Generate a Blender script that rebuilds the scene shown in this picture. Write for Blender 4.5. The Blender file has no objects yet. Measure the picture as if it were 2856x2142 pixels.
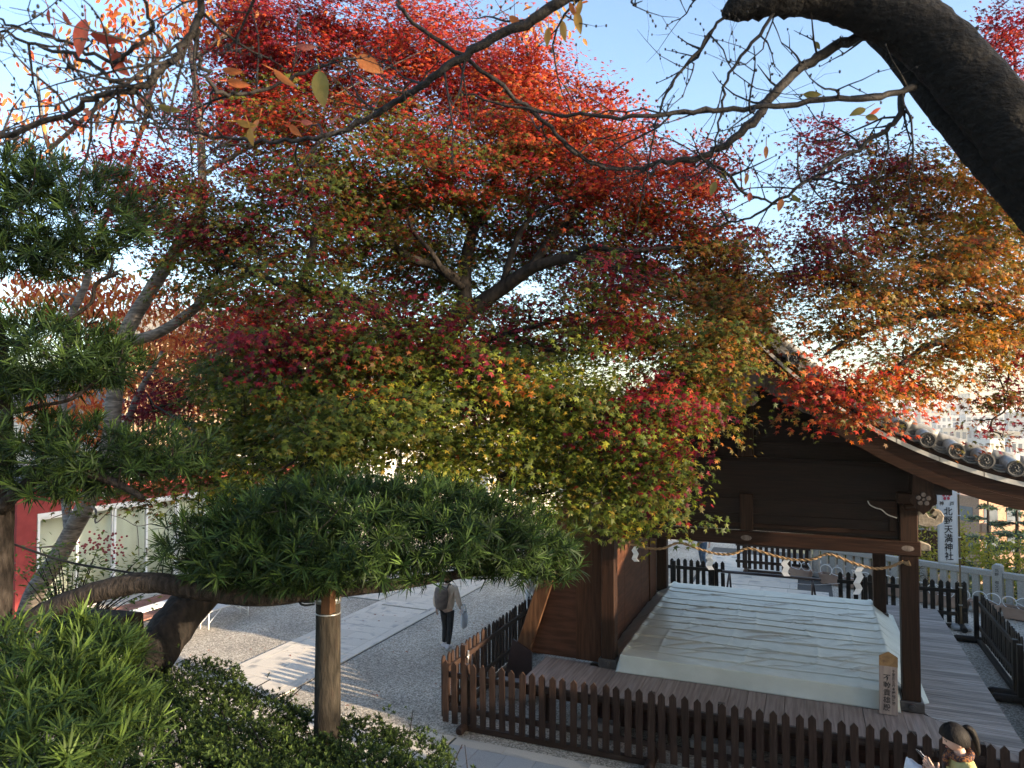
import bpy, bmesh, math, random
import numpy as np
from mathutils import Vector, Matrix

random.seed(7)
RNG = np.random.default_rng(7)
scene = bpy.context.scene
R = math.radians

# ------------------------------------------------------------------ camera, sky, sun, exposure
CAM_H, YAW, PITCH, FPX = 5.1, R(22.5), R(1.9), 1982.0
cam_data = bpy.data.cameras.new('camera')
cam_data.sensor_width = 36.0
cam_data.lens = 36.0 * FPX / 2856.0
cam_data.clip_start = 0.05
cam_data.clip_end = 9000
cam_data.dof.use_dof = True
cam_data.dof.focus_distance = 9.0
cam_data.dof.aperture_fstop = 7.5
cam = bpy.data.objects.new('camera', cam_data)
cam.location = (0, 0, CAM_H)
cam.rotation_euler = (R(90) + PITCH, 0, YAW)
scene.collection.objects.link(cam)
scene.camera = cam

SUN_AZ, SUN_EL = R(97), R(14)          # azimuth clockwise from +Y
to_sun = Vector((math.sin(SUN_AZ) * math.cos(SUN_EL), math.cos(SUN_AZ) * math.cos(SUN_EL), math.sin(SUN_EL)))
world = bpy.data.worlds.new('World')
scene.world = world
world.use_nodes = True
wn = world.node_tree.nodes
sky = wn.new('ShaderNodeTexSky')
sky.sky_type = 'NISHITA'
sky.sun_disc = False
sky.sun_elevation = SUN_EL
sky.sun_rotation = SUN_AZ
sky.altitude = 100
sky.air_density = 1.0
sky.dust_density = 1.6
sky.ozone_density = 1.5
bg = wn['Background']
bg.inputs['Strength'].default_value = 0.15
world.node_tree.links.new(sky.outputs[0], bg.inputs['Color'])
sun_data = bpy.data.lights.new('sun', 'SUN')
sun_data.energy = 5.0
sun_data.angle = R(0.6)
sun_data.color = (1.0, 0.80, 0.56)
sun = bpy.data.objects.new('sun', sun_data)
sun.rotation_euler = to_sun.to_track_quat('Z', 'Y').to_euler()
sun.location = (20, 10, 20)
scene.collection.objects.link(sun)
scene.view_settings.view_transform = 'Standard'
scene.view_settings.look = 'None'
scene.view_settings.exposure = 1.70
scene.view_settings.gamma = 1.0
scene.view_settings.use_curve_mapping = False
try:
    scene.cycles.max_bounces = 8
    scene.cycles.diffuse_bounces = 3
    scene.cycles.glossy_bounces = 3
    scene.cycles.transmission_bounces = 6
    scene.cycles.transparent_max_bounces = 8
    scene.cycles.use_denoising = True
except Exception:
    pass

# ------------------------------------------------------------------ helpers
COL = scene.collection
CA, SA = math.cos(YAW), math.sin(YAW)

def _ray(px, py):
    x = (px - 1428.0) / FPX
    y = -(py - 1071.0) / FPX
    c, s = math.cos(PITCH), math.sin(PITCH)
    return x, c - y * s, s + y * c

def W(px, py, d):
    """world point on the sight line through photo pixel (px,py), d metres ahead"""
    x, f, z = _ray(px, py)
    k = d / f
    x, f = x * k, d
    return Vector((x * CA - f * SA, x * SA + f * CA, CAM_H + z * k))

def Q(px, py, d):
    return W(px * 1.29114, py * 1.29114, d)

def tag(o, label=None, cat=None, group=None, kind=None):
    if label: o['label'] = label
    if cat: o['category'] = cat
    if group: o['group'] = group
    if kind: o['kind'] = kind
    return o

def empty(name, loc=(0, 0, 0), rz=0.0, label=None, cat=None, group=None, parent=None):
    o = bpy.data.objects.new(name, None)
    o.empty_display_size = 0.2
    o.location = loc
    o.rotation_euler = (0, 0, rz)
    COL.objects.link(o)
    if parent: o.parent = parent
    tag(o, label, cat, group)
    return o

def add(name, mesh, mat=None, parent=None, loc=None, rot=None, scale=None):
    o = bpy.data.objects.new(name, mesh)
    COL.objects.link(o)
    if mat is not None and not mesh.materials:
        mesh.materials.append(mat)
    if parent is not None: o.parent = parent
    if loc is not None: o.location = loc
    if rot is not None: o.rotation_euler = rot
    if scale is not None: o.scale = scale
    return o

def smooth_path(pts, rad, n=4):
    """Catmull-Rom through pts, radii interpolated"""
    P = [Vector(p) for p in pts]
    if len(P) < 3 or n < 2: return P, list(rad)
    out, ro = [], []
    for i in range(len(P) - 1):
        p0 = P[max(i - 1, 0)]; p1 = P[i]; p2 = P[i + 1]; p3 = P[min(i + 2, len(P) - 1)]
        for k in range(n):
            t = k / n
            out.append(0.5 * ((2 * p1) + (p2 - p0) * t + (2 * p0 - 5 * p1 + 4 * p2 - p3) * t * t + (3 * p1 - p0 - 3 * p2 + p3) * t ** 3))
            ro.append(rad[i] * (1 - t) + rad[i + 1] * t)
    out.append(P[-1]); ro.append(rad[-1])
    return out, ro

class MB:
    def __init__(s):
        s.v = []; s.f = []; s.sm = []
    def quad(s, *pts):
        b = len(s.v); s.v += [tuple(p) for p in pts]; s.f.append(tuple(range(b, b + len(pts)))); s.sm.append(False); return s
    def box(s, x0, x1, y0, y1, z0, z1):
        b = len(s.v)
        s.v += [(x0, y0, z0), (x1, y0, z0), (x1, y1, z0), (x0, y1, z0), (x0, y0, z1), (x1, y0, z1), (x1, y1, z1), (x0, y1, z1)]
        for f in ((0, 3, 2, 1), (4, 5, 6, 7), (0, 1, 5, 4), (1, 2, 6, 5), (2, 3, 7, 6), (3, 0, 4, 7)):
            s.f.append(tuple(b + i for i in f)); s.sm.append(False)
        return s
    def bar(s, a, b, w, h, up=(0, 0, 1)):
        a = Vector(a); b = Vector(b); d = (b - a).normalized(); up = Vector(up)
        x = d.cross(up)
        if x.length < 1e-4: x = d.cross(Vector((1, 0, 0)))
        x.normalize(); y = x.cross(d).normalized()
        n = len(s.v)
        for p in (a, b):
            for sx, sy in ((-1, -1), (1, -1), (1, 1), (-1, 1)):
                s.v.append(tuple(p + x * (sx * w / 2) + y * (sy * h / 2)))
        for f in ((0, 3, 2, 1), (4, 5, 6, 7), (0, 1, 5, 4), (1, 2, 6, 5), (2, 3, 7, 6), (3, 0, 4, 7)):
            s.f.append(tuple(n + i for i in f)); s.sm.append(False)
        return s
    def tube(s, pts, rad, sides=8, sm=4, cap=True, rough=0.0, flat=False):
        if not hasattr(rad, '__len__'): rad = [rad] * len(pts)
        P, rr = smooth_path(pts, rad, sm)
        n0 = len(s.v); T = None; X = None
        for i, p in enumerate(P):
            t = (P[min(i + 1, len(P) - 1)] - P[max(i - 1, 0)])
            if t.length < 1e-7: t = T or Vector((0, 0, 1))
            t = t.normalized()
            if X is None:
                X = t.orthogonal().normalized()
            else:
                X = (X - t * X.dot(t))
                X = X.normalized() if X.length > 1e-6 else t.orthogonal().normalized()
            T = t; Y = t.cross(X)
            for k in range(sides):
                a = 2 * math.pi * k / sides
                r = rr[i] * (1 + (random.uniform(-rough, rough) if rough else 0))
                s.v.append(tuple(p + (X * math.cos(a) + Y * math.sin(a)) * r))
        m = len(P)
        for i in range(m - 1):
            for k in range(sides):
                k2 = (k + 1) % sides
                s.f.append((n0 + i * sides + k, n0 + i * sides + k2, n0 + (i + 1) * sides + k2, n0 + (i + 1) * sides + k)); s.sm.append(not flat)
        if cap:
            s.f.append(tuple(n0 + k for k in reversed(range(sides)))); s.sm.append(False)
            s.f.append(tuple(n0 + (m - 1) * sides + k for k in range(sides))); s.sm.append(False)
        return s
    def prism(s, poly, fn, d0, d1):
        """poly: list of 2D points (CCW); fn(a,b,d)->xyz"""
        n = len(poly); b = len(s.v)
        s.v += [tuple(fn(p[0], p[1], d0)) for p in poly] + [tuple(fn(p[0], p[1], d1)) for p in poly]
        s.f.append(tuple(b + i for i in reversed(range(n)))); s.sm.append(False)
        s.f.append(tuple(b + n + i for i in range(n))); s.sm.append(False)
        for i in range(n):
            j = (i + 1) % n
            s.f.append((b + i, b + j, b + n + j, b + n + i)); s.sm.append(False)
        return s
    def strip(s, rows, closed=False, smooth=True):
        """grid of points: list of rows"""
        b = len(s.v); m = len(rows[0])
        for r in rows: s.v += [tuple(p) for p in r]
        for i in range(len(rows) - 1):
            for k in range(m if closed else m - 1):
                k2 = (k + 1) % m
                s.f.append((b + i * m + k, b + i * m + k2, b + (i + 1) * m + k2, b + (i + 1) * m + k)); s.sm.append(smooth)
        return s
    def ball(s, c, rx, ry, rz, nu=12, nv=8):
        rows = []
        for i in range(nv + 1):
            th = math.pi * i / nv
            rows.append([(c[0] + rx * math.sin(th) * math.cos(2 * math.pi * k / nu), c[1] + ry * math.sin(th) * math.sin(2 * math.pi * k / nu), c[2] - rz * math.cos(th)) for k in range(nu)])
        return s.strip(rows, closed=True)
    def mesh(s, name):
        me = bpy.data.meshes.new(name)
        me.from_pydata(s.v, [], s.f)
        me.polygons.foreach_set('use_smooth', s.sm)
        me.update()
        return me
    def build(s, name, mat, parent=None, bevel=0.0, **kw):
        o = add(name, s.mesh(name), mat, parent, **kw)
        if bevel:
            md = o.modifiers.new('bevel', 'BEVEL'); md.width = bevel; md.segments = 1; md.limit_method = 'ANGLE'
        return o

# ------------------------------------------------------------------ materials
def nodes_of(name):
    m = bpy.data.materials.new(name); m.use_nodes = True
    nt = m.node_tree
    return m, nt, nt.nodes, nt.links, nt.nodes['Principled BSDF']

def coords(nt, scale=(1, 1, 1), rnd=True):
    N, L = nt.nodes, nt.links
    tc = N.new('ShaderNodeTexCoord'); mp = N.new('ShaderNodeMapping')
    mp.inputs['Scale'].default_value = scale
    L.new(tc.outputs['Object'], mp.inputs['Vector'])
    if rnd:
        oi = N.new('ShaderNodeObjectInfo'); mul = N.new('ShaderNodeVectorMath'); mul.operation = 'SCALE'
        mul.inputs[0].default_value = (17.3, 41.7, 29.1)
        L.new(oi.outputs['Random'], mul.inputs['Scale']); L.new(mul.outputs[0], mp.inputs['Location'])
        return mp.outputs[0], oi.outputs['Random']
    return mp.outputs[0], None

def mat(name, c1, c2=None, scale=5.0, stretch=(1, 1, 1), rough=0.7, bump=0.0, bscale=None, detail=6.0, spec=0.3,
        contrast=(0.35, 0.65), objvar=0.0, c3=None, c3scale=1.0, c3range=(0.55, 0.7), metal=0.0, sheen=0.0):
    m, nt, N, L, B = nodes_of(name)
    c2 = c2 or c1
    vec, rnd = coords(nt, stretch)
    nz = N.new('ShaderNodeTexNoise'); nz.inputs['Scale'].default_value = scale; nz.inputs['Detail'].default_value = detail
    L.new(vec, nz.inputs['Vector'])
    cr = N.new('ShaderNodeValToRGB')
    cr.color_ramp.elements[0].position, cr.color_ramp.elements[1].position = contrast
    cr.color_ramp.elements[0].color = (*c1, 1); cr.color_ramp.elements[1].color = (*c2, 1)
    L.new(nz.outputs['Fac'], cr.inputs['Fac'])
    out = cr.outputs['Color']
    if c3:
        n3 = N.new('ShaderNodeTexNoise'); n3.inputs['Scale'].default_value = c3scale; n3.inputs['Detail'].default_value = 5
        L.new(vec, n3.inputs['Vector'])
        r3 = N.new('ShaderNodeMapRange'); r3.inputs['From Min'].default_value, r3.inputs['From Max'].default_value = c3range
        L.new(n3.outputs['Fac'], r3.inputs['Value'])
        mx = N.new('ShaderNodeMix'); mx.data_type = 'RGBA'
        L.new(r3.outputs['Result'], mx.inputs[0]); L.new(out, mx.inputs[6]); mx.inputs[7].default_value = (*c3, 1)
        out = mx.outputs[2]
    if objvar:
        hs = N.new('ShaderNodeHueSaturation'); mr = N.new('ShaderNodeMapRange')
        mr.inputs['To Min'].default_value = 1 - objvar; mr.inputs['To Max'].default_value = 1 + objvar
        L.new(rnd, mr.inputs['Value']); L.new(mr.outputs['Result'], hs.inputs['Value']); L.new(out, hs.inputs['Color'])
        out = hs.outputs['Color']
    L.new(out, B.inputs['Base Color'])
    B.inputs['Roughness'].default_value = rough
    B.inputs['Specular IOR Level'].default_value = spec
    B.inputs['Metallic'].default_value = metal
    if bump:
        bn = N.new('ShaderNodeTexNoise'); bn.inputs['Scale'].default_value = bscale or scale * 2; bn.inputs['Detail'].default_value = 6
        L.new(vec, bn.inputs['Vector'])
        bp = N.new('ShaderNodeBump'); bp.inputs['Strength'].default_value = min(1.0, bump); bp.inputs['Distance'].default_value = 0.02
        L.new(bn.outputs['Fac'], bp.inputs['Height']); L.new(bp.outputs['Normal'], B.inputs['Normal'])
    return m

def leaf_mat(name, trans=0.45, rough=0.45, spec=0.35, sat=1.03):
    m, nt, N, L, B = nodes_of(name)
    at = N.new('ShaderNodeAttribute'); at.attribute_name = 'col'
    L.new(at.outputs['Color'], B.inputs['Base Color'])
    B.inputs['Roughness'].default_value = rough; B.inputs['Specular IOR Level'].default_value = spec
    tr = N.new('ShaderNodeBsdfTranslucent')
    hs = N.new('ShaderNodeHueSaturation'); hs.inputs['Saturation'].default_value = sat; hs.inputs['Value'].default_value = 1.15
    L.new(at.outputs['Color'], hs.inputs['Color']); L.new(hs.outputs['Color'], tr.inputs['Color'])
    mx = N.new('ShaderNodeMixShader'); mx.inputs[0].default_value = trans
    L.new(B.outputs[0], mx.inputs[1]); L.new(tr.outputs[0], mx.inputs[2])
    L.new(mx.outputs[0], N['Material Output'].inputs['Surface'])
    return m

def gravel_mat():
    m, nt, N, L, B = nodes_of('gravel')
    vec, _ = coords(nt, (1, 1, 1), rnd=False)
    vo = N.new('ShaderNodeTexVoronoi'); vo.inputs['Scale'].default_value = 42; L.new(vec, vo.inputs['Vector'])
    sep = N.new('ShaderNodeSeparateColor'); L.new(vo.outputs['Color'], sep.inputs['Color'])
    cr = N.new('ShaderNodeValToRGB'); e = cr.color_ramp.elements
    e[0].position = 0.0; e[0].color = (0.16, 0.14, 0.112, 1); e[1].position = 1.0; e[1].color = (0.60, 0.545, 0.455, 1)
    k = cr.color_ramp.elements.new(0.5); k.color = (0.365, 0.325, 0.265, 1)
    L.new(sep.outputs[0], cr.inputs['Fac'])
    nz = N.new('ShaderNodeTexNoise'); nz.inputs['Scale'].default_value = 0.7; nz.inputs['Detail'].default_value = 8; L.new(vec, nz.inputs['Vector'])
    mr = N.new('ShaderNodeMapRange'); mr.inputs['From Min'].default_value = 0.3; mr.inputs['From Max'].default_value = 0.7; mr.inputs['To Min'].default_value = 0.72; mr.inputs['To Max'].default_value = 1.2
    L.new(nz.outputs['Fac'], mr.inputs['Value'])
    hs = N.new('ShaderNodeHueSaturation'); L.new(mr.outputs['Result'], hs.inputs['Value']); L.new(cr.outputs['Color'], hs.inputs['Color'])
    L.new(hs.outputs['Color'], B.inputs['Base Color']); B.inputs['Roughness'].default_value = 0.85
    mt = N.new('ShaderNodeMath'); mt.operation = 'MULTIPLY_ADD'; mt.inputs[1].default_value = -1.0; mt.inputs[2].default_value = 1.0
    L.new(vo.outputs['Distance'], mt.inputs[0])
    bp = N.new('ShaderNodeBump'); bp.inputs['Strength'].default_value = 0.9; bp.inputs['Distance'].default_value = 0.012
    L.new(mt.outputs[0], bp.inputs['Height']); L.new(bp.outputs['Normal'], B.inputs['Normal'])
    return m

M = {}
M['gravel'] = gravel_mat()
M['granite'] = mat('granite', (0.47, 0.425, 0.36), (0.64, 0.585, 0.50), 90, rough=0.75, bump=0.15, objvar=0.10, c3=(0.30, 0.29, 0.27), c3scale=1.4)
M['granite_dark'] = mat('granite_grey', (0.22, 0.225, 0.23), (0.48, 0.48, 0.47), 110, rough=0.6, bump=0.1, objvar=0.08)
M['joint'] = mat('paving_bed', (0.06, 0.06, 0.055), (0.09, 0.085, 0.08), 20, rough=0.95)
M['earth'] = mat('earth', (0.035, 0.026, 0.018), (0.08, 0.06, 0.04), 6, rough=0.95, bump=0.8)
M['hill'] = mat('hillside_scrub', (0.02, 0.035, 0.012), (0.07, 0.08, 0.03), 0.8, rough=0.95, bump=0.6)
M['plain'] = mat('city_ground', (0.16, 0.17, 0.17), (0.30, 0.30, 0.29), 0.03, rough=0.9)
M['dark_x'] = mat('dark_stained_timber', (0.016, 0.0075, 0.005), (0.040, 0.0185, 0.0115), 4, (0.6, 14, 14), 0.55, 0.35, spec=0.12, objvar=0.15)
M['dark_y'] = mat('dark_stained_timber_lengthwise', (0.016, 0.0075, 0.005), (0.040, 0.0185, 0.0115), 4, (14, 0.6, 14), 0.55, 0.35, spec=0.12, objvar=0.15)
M['dark_z'] = mat('dark_stained_timber_upright', (0.015, 0.0075, 0.005), (0.038, 0.0185, 0.0115), 4, (14, 14, 0.6), 0.55, 0.35, spec=0.12, objvar=0.15)
M['fence'] = mat('fence_brown_paint', (0.023, 0.0135, 0.0105), (0.044, 0.027, 0.021), 5, (10, 10, 0.8), 0.5, 0.25, spec=0.15, objvar=0.22, c3=(0.075, 0.055, 0.042), c3scale=3.0, c3range=(0.62, 0.8))
M['fence_x'] = mat('fence_brown_paint_rail', (0.023, 0.0135, 0.0105), (0.044, 0.027, 0.021), 5, (0.8, 10, 10), 0.5, 0.25, spec=0.15, objvar=0.15, c3=(0.09, 0.068, 0.05), c3scale=3.0, c3range=(0.58, 0.8))
M['fence_black'] = mat('fence_black_paint', (0.012, 0.011, 0.010), (0.024, 0.022, 0.020), 5, (8, 8, 1), 0.5, 0.15, spec=0.15, objvar=0.2)
M['gable'] = mat('blackened_gable_boarding', (0.008, 0.0045, 0.0035), (0.020, 0.010, 0.007), 4, (0.6, 14, 14), 0.6, 0.3, spec=0.2, objvar=0.15)
M['ply'] = mat('reddish_plywood', (0.052, 0.021, 0.012), (0.092, 0.038, 0.021), 2.2, (1.0, 1.0, 7), 0.6, 0.15, spec=0.1, c3=(0.055, 0.022, 0.013), c3scale=2.5, c3range=(0.58, 0.72))
M['ply_z'] = mat('reddish_board_upright', (0.048, 0.019, 0.010), (0.088, 0.037, 0.019), 3, (8, 8, 0.7), 0.6, 0.15, spec=0.1)
M['brace'] = mat('brown_brace_timber', (0.062, 0.029, 0.015), (0.115, 0.058, 0.030), 3, (7, 7, 0.9), 0.6, 0.2, spec=0.1)
M['deck_y'] = mat('weathered_deck_board', (0.18, 0.135, 0.112), (0.29, 0.23, 0.20), 3, (9, 0.5, 9), 0.65, 0.3, objvar=0.14, c3=(0.24, 0.215, 0.20), c3scale=1.6, c3range=(0.6, 0.8))
M['deck_x'] = mat('weathered_deck_slat', (0.155, 0.13, 0.118), (0.37, 0.32, 0.29), 3, (0.5, 12, 9), 0.65, 0.4, objvar=0.3, c3=(0.36, 0.335, 0.32), c3scale=2.2, c3range=(0.56, 0.75))
M['deck_in'] = mat('dark_blue_floor_board', (0.05, 0.05, 0.062), (0.085, 0.083, 0.095), 3, (0.6, 10, 8), 0.6, 0.2, objvar=0.15)  # dark bluish boards along the inner floor
M['tile'] = mat('roof_tile', (0.115, 0.118, 0.12), (0.26, 0.26, 0.255), 3.5, (1, 1, 1), 0.5, 0.25, 25, spec=0.45, objvar=0.18, c3=(0.07, 0.07, 0.068), c3scale=5, c3range=(0.55, 0.75))
M['tile_dark'] = mat('unlit_roof_tile', (0.05, 0.05, 0.052), (0.09, 0.09, 0.09), 5, rough=0.7)  # darker tile copy: the unlit end discs carry their shade in the colour
M['white_edge'] = mat('white_painted_edge', (0.50, 0.48, 0.45), (0.66, 0.64, 0.60), 6, rough=0.6, bump=0.1, objvar=0.08, c3=(0.34, 0.32, 0.29), c3scale=7, c3range=(0.6, 0.8))
M['grey_wood'] = mat('weathered_carved_wood', (0.11, 0.085, 0.072), (0.20, 0.165, 0.145), 6, (6, 6, 1), 0.7, 0.35, spec=0.25)
M['nose_wood'] = mat('bare_carved_wood', (0.22, 0.18, 0.14), (0.36, 0.31, 0.25), 8, (3, 3, 3), 0.7, 0.3)
M['sheet'] = mat('grey_green_vinyl', (0.47, 0.475, 0.41), (0.54, 0.545, 0.475), 3, rough=0.38, bump=0.12, bscale=26, spec=0.5, c3=(0.43, 0.45, 0.385), c3scale=1.3, c3range=(0.6, 0.85))
M['rope'] = mat('straw_rope', (0.20, 0.12, 0.06), (0.36, 0.24, 0.13), 60, rough=0.85, bump=0.4)
M['paper'] = mat('white_paper', (0.75, 0.74, 0.74), (0.82, 0.81, 0.81), 8, rough=0.7)
M['sign_wood'] = mat('pale_sign_wood', (0.24, 0.18, 0.15), (0.33, 0.255, 0.21), 4, (8, 8, 0.7), 0.6, 0.1)
M['sign_cap'] = mat('worn_gold_paint', (0.20, 0.11, 0.045), (0.30, 0.17, 0.07), 14, rough=0.6, c3=(0.12, 0.07, 0.04), c3scale=9)
M['ink'] = mat('black_ink', (0.012, 0.011, 0.011), (0.02, 0.018, 0.018), 10, rough=0.7)
M['crimson_print'] = mat('crimson_print', (0.48, 0.055, 0.09), (0.55, 0.075, 0.11), 10, rough=0.7)
M['steel_dark'] = mat('dark_painted_steel', (0.018, 0.010, 0.012), (0.030, 0.016, 0.018), 6, rough=0.4, spec=0.5)
M['steel_base'] = mat('grey_iron_shoe', (0.045, 0.04, 0.038), (0.075, 0.066, 0.06), 12, rough=0.5, spec=0.45, bump=0.1)
M['galv'] = mat('galvanised_metal', (0.5, 0.5, 0.5), (0.62, 0.62, 0.62), 20, rough=0.35, metal=0.8)
M['concrete'] = mat('concrete', (0.28, 0.275, 0.265), (0.40, 0.39, 0.375), 14, rough=0.85, bump=0.3, objvar=0.1)
M['stone_light'] = mat('pale_granite_balustrade', (0.32, 0.305, 0.275), (0.44, 0.42, 0.38), 40, rough=0.8, bump=0.2, objvar=0.08, c3=(0.30, 0.285, 0.26), c3scale=2.5, c3range=(0.58, 0.8))
M['base_red'] = mat('dark_red_foundation', (0.035, 0.013, 0.011), (0.065, 0.024, 0.02), 8, rough=0.8)
M['red_wall'] = mat('red_stucco', (0.22, 0.034, 0.034), (0.27, 0.044, 0.042), 5, rough=0.85, bump=0.25, bscale=60)
M['door_frame'] = mat('white_aluminium', (0.70, 0.72, 0.72), (0.78, 0.79, 0.79), 4, rough=0.4, spec=0.5)
M['curtain'] = mat('cream_blind', (0.58, 0.60, 0.49), (0.68, 0.69, 0.57), 0.9, rough=0.9)
M['brick_pave'] = mat('red_paving_brick', (0.20, 0.095, 0.07), (0.33, 0.165, 0.125), 9, rough=0.85, bump=0.3, objvar=0.2)
M['bench_wood'] = mat('grey_bench_board', (0.46, 0.445, 0.42), (0.60, 0.585, 0.56), 4, (10, 0.8, 8), 0.6, 0.15, objvar=0.06)
M['white_metal'] = mat('white_painted_metal', (0.72, 0.71, 0.68), (0.80, 0.79, 0.77), 9, rough=0.45)
M['cream_wall'] = mat('cream_house_wall', (0.62, 0.58, 0.51), (0.70, 0.66, 0.59), 3, rough=0.9)
M['white_wall'] = mat('white_house_wall', (0.70, 0.69, 0.67), (0.78, 0.77, 0.75), 3, rough=0.9)
M['slat'] = mat('pale_timber_louvre', (0.36, 0.24, 0.15), (0.50, 0.36, 0.24), 3, (6, 6, 0.6), 0.75, objvar=0.15)
M['house_roof'] = mat('grey_house_roof', (0.14, 0.14, 0.145), (0.22, 0.215, 0.21), 9, rough=0.8)
M['brick_house'] = mat('brown_brick_facade', (0.30, 0.17, 0.11), (0.40, 0.245, 0.165), 7, rough=0.85, objvar=0.05)
M['window'] = mat('window_glass', (0.06, 0.075, 0.09), (0.13, 0.15, 0.17), 0.6, rough=0.12, spec=0.7, objvar=0.3)
M['bark_maple'] = mat('maple_bark', (0.010, 0.0085, 0.007), (0.030, 0.024, 0.020), 9, (2, 2, 0.7), 0.85, 0.7, spec=0.15, c3=(0.085, 0.08, 0.07), c3scale=6, c3range=(0.68, 0.78))
M['bark_pale'] = mat('pale_cherry_bark', (0.085, 0.072, 0.062), (0.22, 0.19, 0.165), 11, (1, 1, 5), 0.75, 0.5, spec=0.2, c3=(0.05, 0.042, 0.036), c3scale=3, c3range=(0.55, 0.7))
M['bark_cherry'] = mat('dark_cherry_bark', (0.003, 0.0026, 0.0023), (0.010, 0.0082, 0.007), 13, (2, 2, 3.2), 0.8, 1.0, bscale=20, spec=0.25, c3=(0.15, 0.145, 0.135), c3scale=9, c3range=(0.72, 0.80))
M['twig'] = mat('grey_brown_twig', (0.008, 0.0068, 0.006), (0.030, 0.025, 0.022), 40, rough=0.7, bump=0.4, spec=0.25)
M['bark_maki'] = mat('podocarpus_bark', (0.018, 0.0145, 0.012), (0.052, 0.042, 0.035), 12, (3, 3, 1), 0.9, 0.9, spec=0.12)
M['post_wood'] = mat('lichened_post', (0.024, 0.020, 0.0155), (0.052, 0.043, 0.032), 8, (4, 4, 1), 0.85, 0.5, spec=0.15, c3=(0.032, 0.024, 0.018), c3scale=7, c3range=(0.6, 0.72))
M['maple_leaf'] = leaf_mat('maple_leaf', 0.5, 0.45, 0.22)
M['maki_leaf'] = leaf_mat('podocarpus_leaf', 0.18, 0.5, 0.14)
M['azalea_leaf'] = leaf_mat('azalea_leaf', 0.2, 0.55, 0.12)
M['orange_leaf'] = leaf_mat('autumn_cherry_leaf', 0.5, 0.5, 0.3)
M['green_leaf'] = leaf_mat('garden_leaf', 0.42, 0.45, 0.35)
M['cedar_leaf'] = leaf_mat('cedar_needles', 0.2, 0.6, 0.2)
M['planter'] = mat('brown_plastic_planter', (0.30, 0.205, 0.155), (0.38, 0.265, 0.205), 5, rough=0.6)
M['wire_white'] = mat('white_coated_wire', (0.75, 0.74, 0.72), (0.8, 0.79, 0.77), 5, rough=0.4)
M['banner'] = mat('white_banner_cloth', (0.66, 0.66, 0.66), (0.74, 0.74, 0.735), 2.0, rough=0.85)
M['bamboo'] = mat('bamboo_pole', (0.12, 0.085, 0.045), (0.20, 0.14, 0.075), 8, (2, 2, 0.6), 0.5)
M['cable'] = mat('black_cable', (0.012, 0.012, 0.012), None, 5, rough=0.5)
M['skin'] = mat('skin', (0.50, 0.315, 0.235), (0.56, 0.36, 0.275), 12, rough=0.5, spec=0.35)
M['hair'] = mat('black_hair', (0.005, 0.004, 0.004), (0.012, 0.010, 0.009), 60, (1, 1, 0.15), 0.6, 0.4, spec=0.15)
M['top_green'] = mat('yellow_green_knit', (0.34, 0.31, 0.125), (0.42, 0.385, 0.165), 25, rough=0.9, bump=0.3)
M['scarf'] = mat('patterned_scarf', (0.03, 0.018, 0.025), (0.26, 0.10, 0.03), 70, rough=0.8, contrast=(0.48, 0.56))
M['strap'] = mat('brown_leather_strap', (0.03, 0.02, 0.018), (0.05, 0.034, 0.028), 20, rough=0.5)
M['bag_white'] = mat('white_plastic_bag', (0.66, 0.69, 0.74), (0.76, 0.78, 0.82), 7, rough=0.4, bump=0.4)
M['jacket'] = mat('beige_jacket', (0.52, 0.41, 0.31), (0.66, 0.53, 0.42), 9, rough=0.85, bump=0.5)
M['backpack'] = mat('grey_brown_backpack', (0.10, 0.08, 0.072), (0.16, 0.13, 0.115), 12, rough=0.7, bump=0.4)
M['tote'] = mat('pale_tote_bag', (0.55, 0.55, 0.56), (0.66, 0.66, 0.67), 9, rough=0.8, bump=0.3)
M['trousers_black'] = mat('black_trousers', (0.012, 0.012, 0.013), (0.024, 0.024, 0.025), 18, rough=0.85, bump=0.3)
M['jeans'] = mat('blue_jeans', (0.035, 0.065, 0.11), (0.075, 0.12, 0.18), 18, rough=0.85, bump=0.3)
M['white_cloth'] = mat('white_cloth', (0.62, 0.61, 0.60), (0.72, 0.71, 0.70), 14, rough=0.85, bump=0.3)
M['sneaker'] = mat('pale_sneaker', (0.66, 0.58, 0.56), (0.76, 0.70, 0.68), 15, rough=0.7)
M['phone'] = mat('phone_case', (0.02, 0.02, 0.022), None, 5, rough=0.3, spec=0.5)
m_, nt_, N_, L_, B_ = nodes_of('lit_phone_screen')
B_.inputs['Base Color'].default_value = (0.8, 0.85, 0.88, 1); B_.inputs['Emission Color'].default_value = (0.9, 0.96, 1, 1); B_.inputs['Emission Strength'].default_value = 0.7
M['screen'] = m_
m_, nt_, N_, L_, B_ = nodes_of('door_glass')
B_.inputs['Base Color'].default_value = (0.92, 0.95, 0.92, 1); B_.inputs['Roughness'].default_value = 0.03; B_.inputs['Transmission Weight'].default_value = 1.0; B_.inputs['IOR'].default_value = 1.15
M['glass'] = m_

def text_mesh(s, size=1.0):
    cu = bpy.data.curves.new('lettering', 'FONT'); cu.body = s; cu.size = size; cu.align_x = 'CENTER'; cu.align_y = 'CENTER'
    cu.offset = 0.012 * size; cu.resolution_u = 3
    t = bpy.data.objects.new('lettering', cu); COL.objects.link(t)
    dg = bpy.context.evaluated_depsgraph_get()
    me = bpy.data.meshes.new_from_object(t.evaluated_get(dg))
    bpy.data.objects.remove(t); bpy.data.curves.remove(cu)
    me.materials.clear()
    return me

# ------------------------------------------------------------------ ground, paths, bank, steps
def structure(o): o['kind'] = 'structure'; return o

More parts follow.
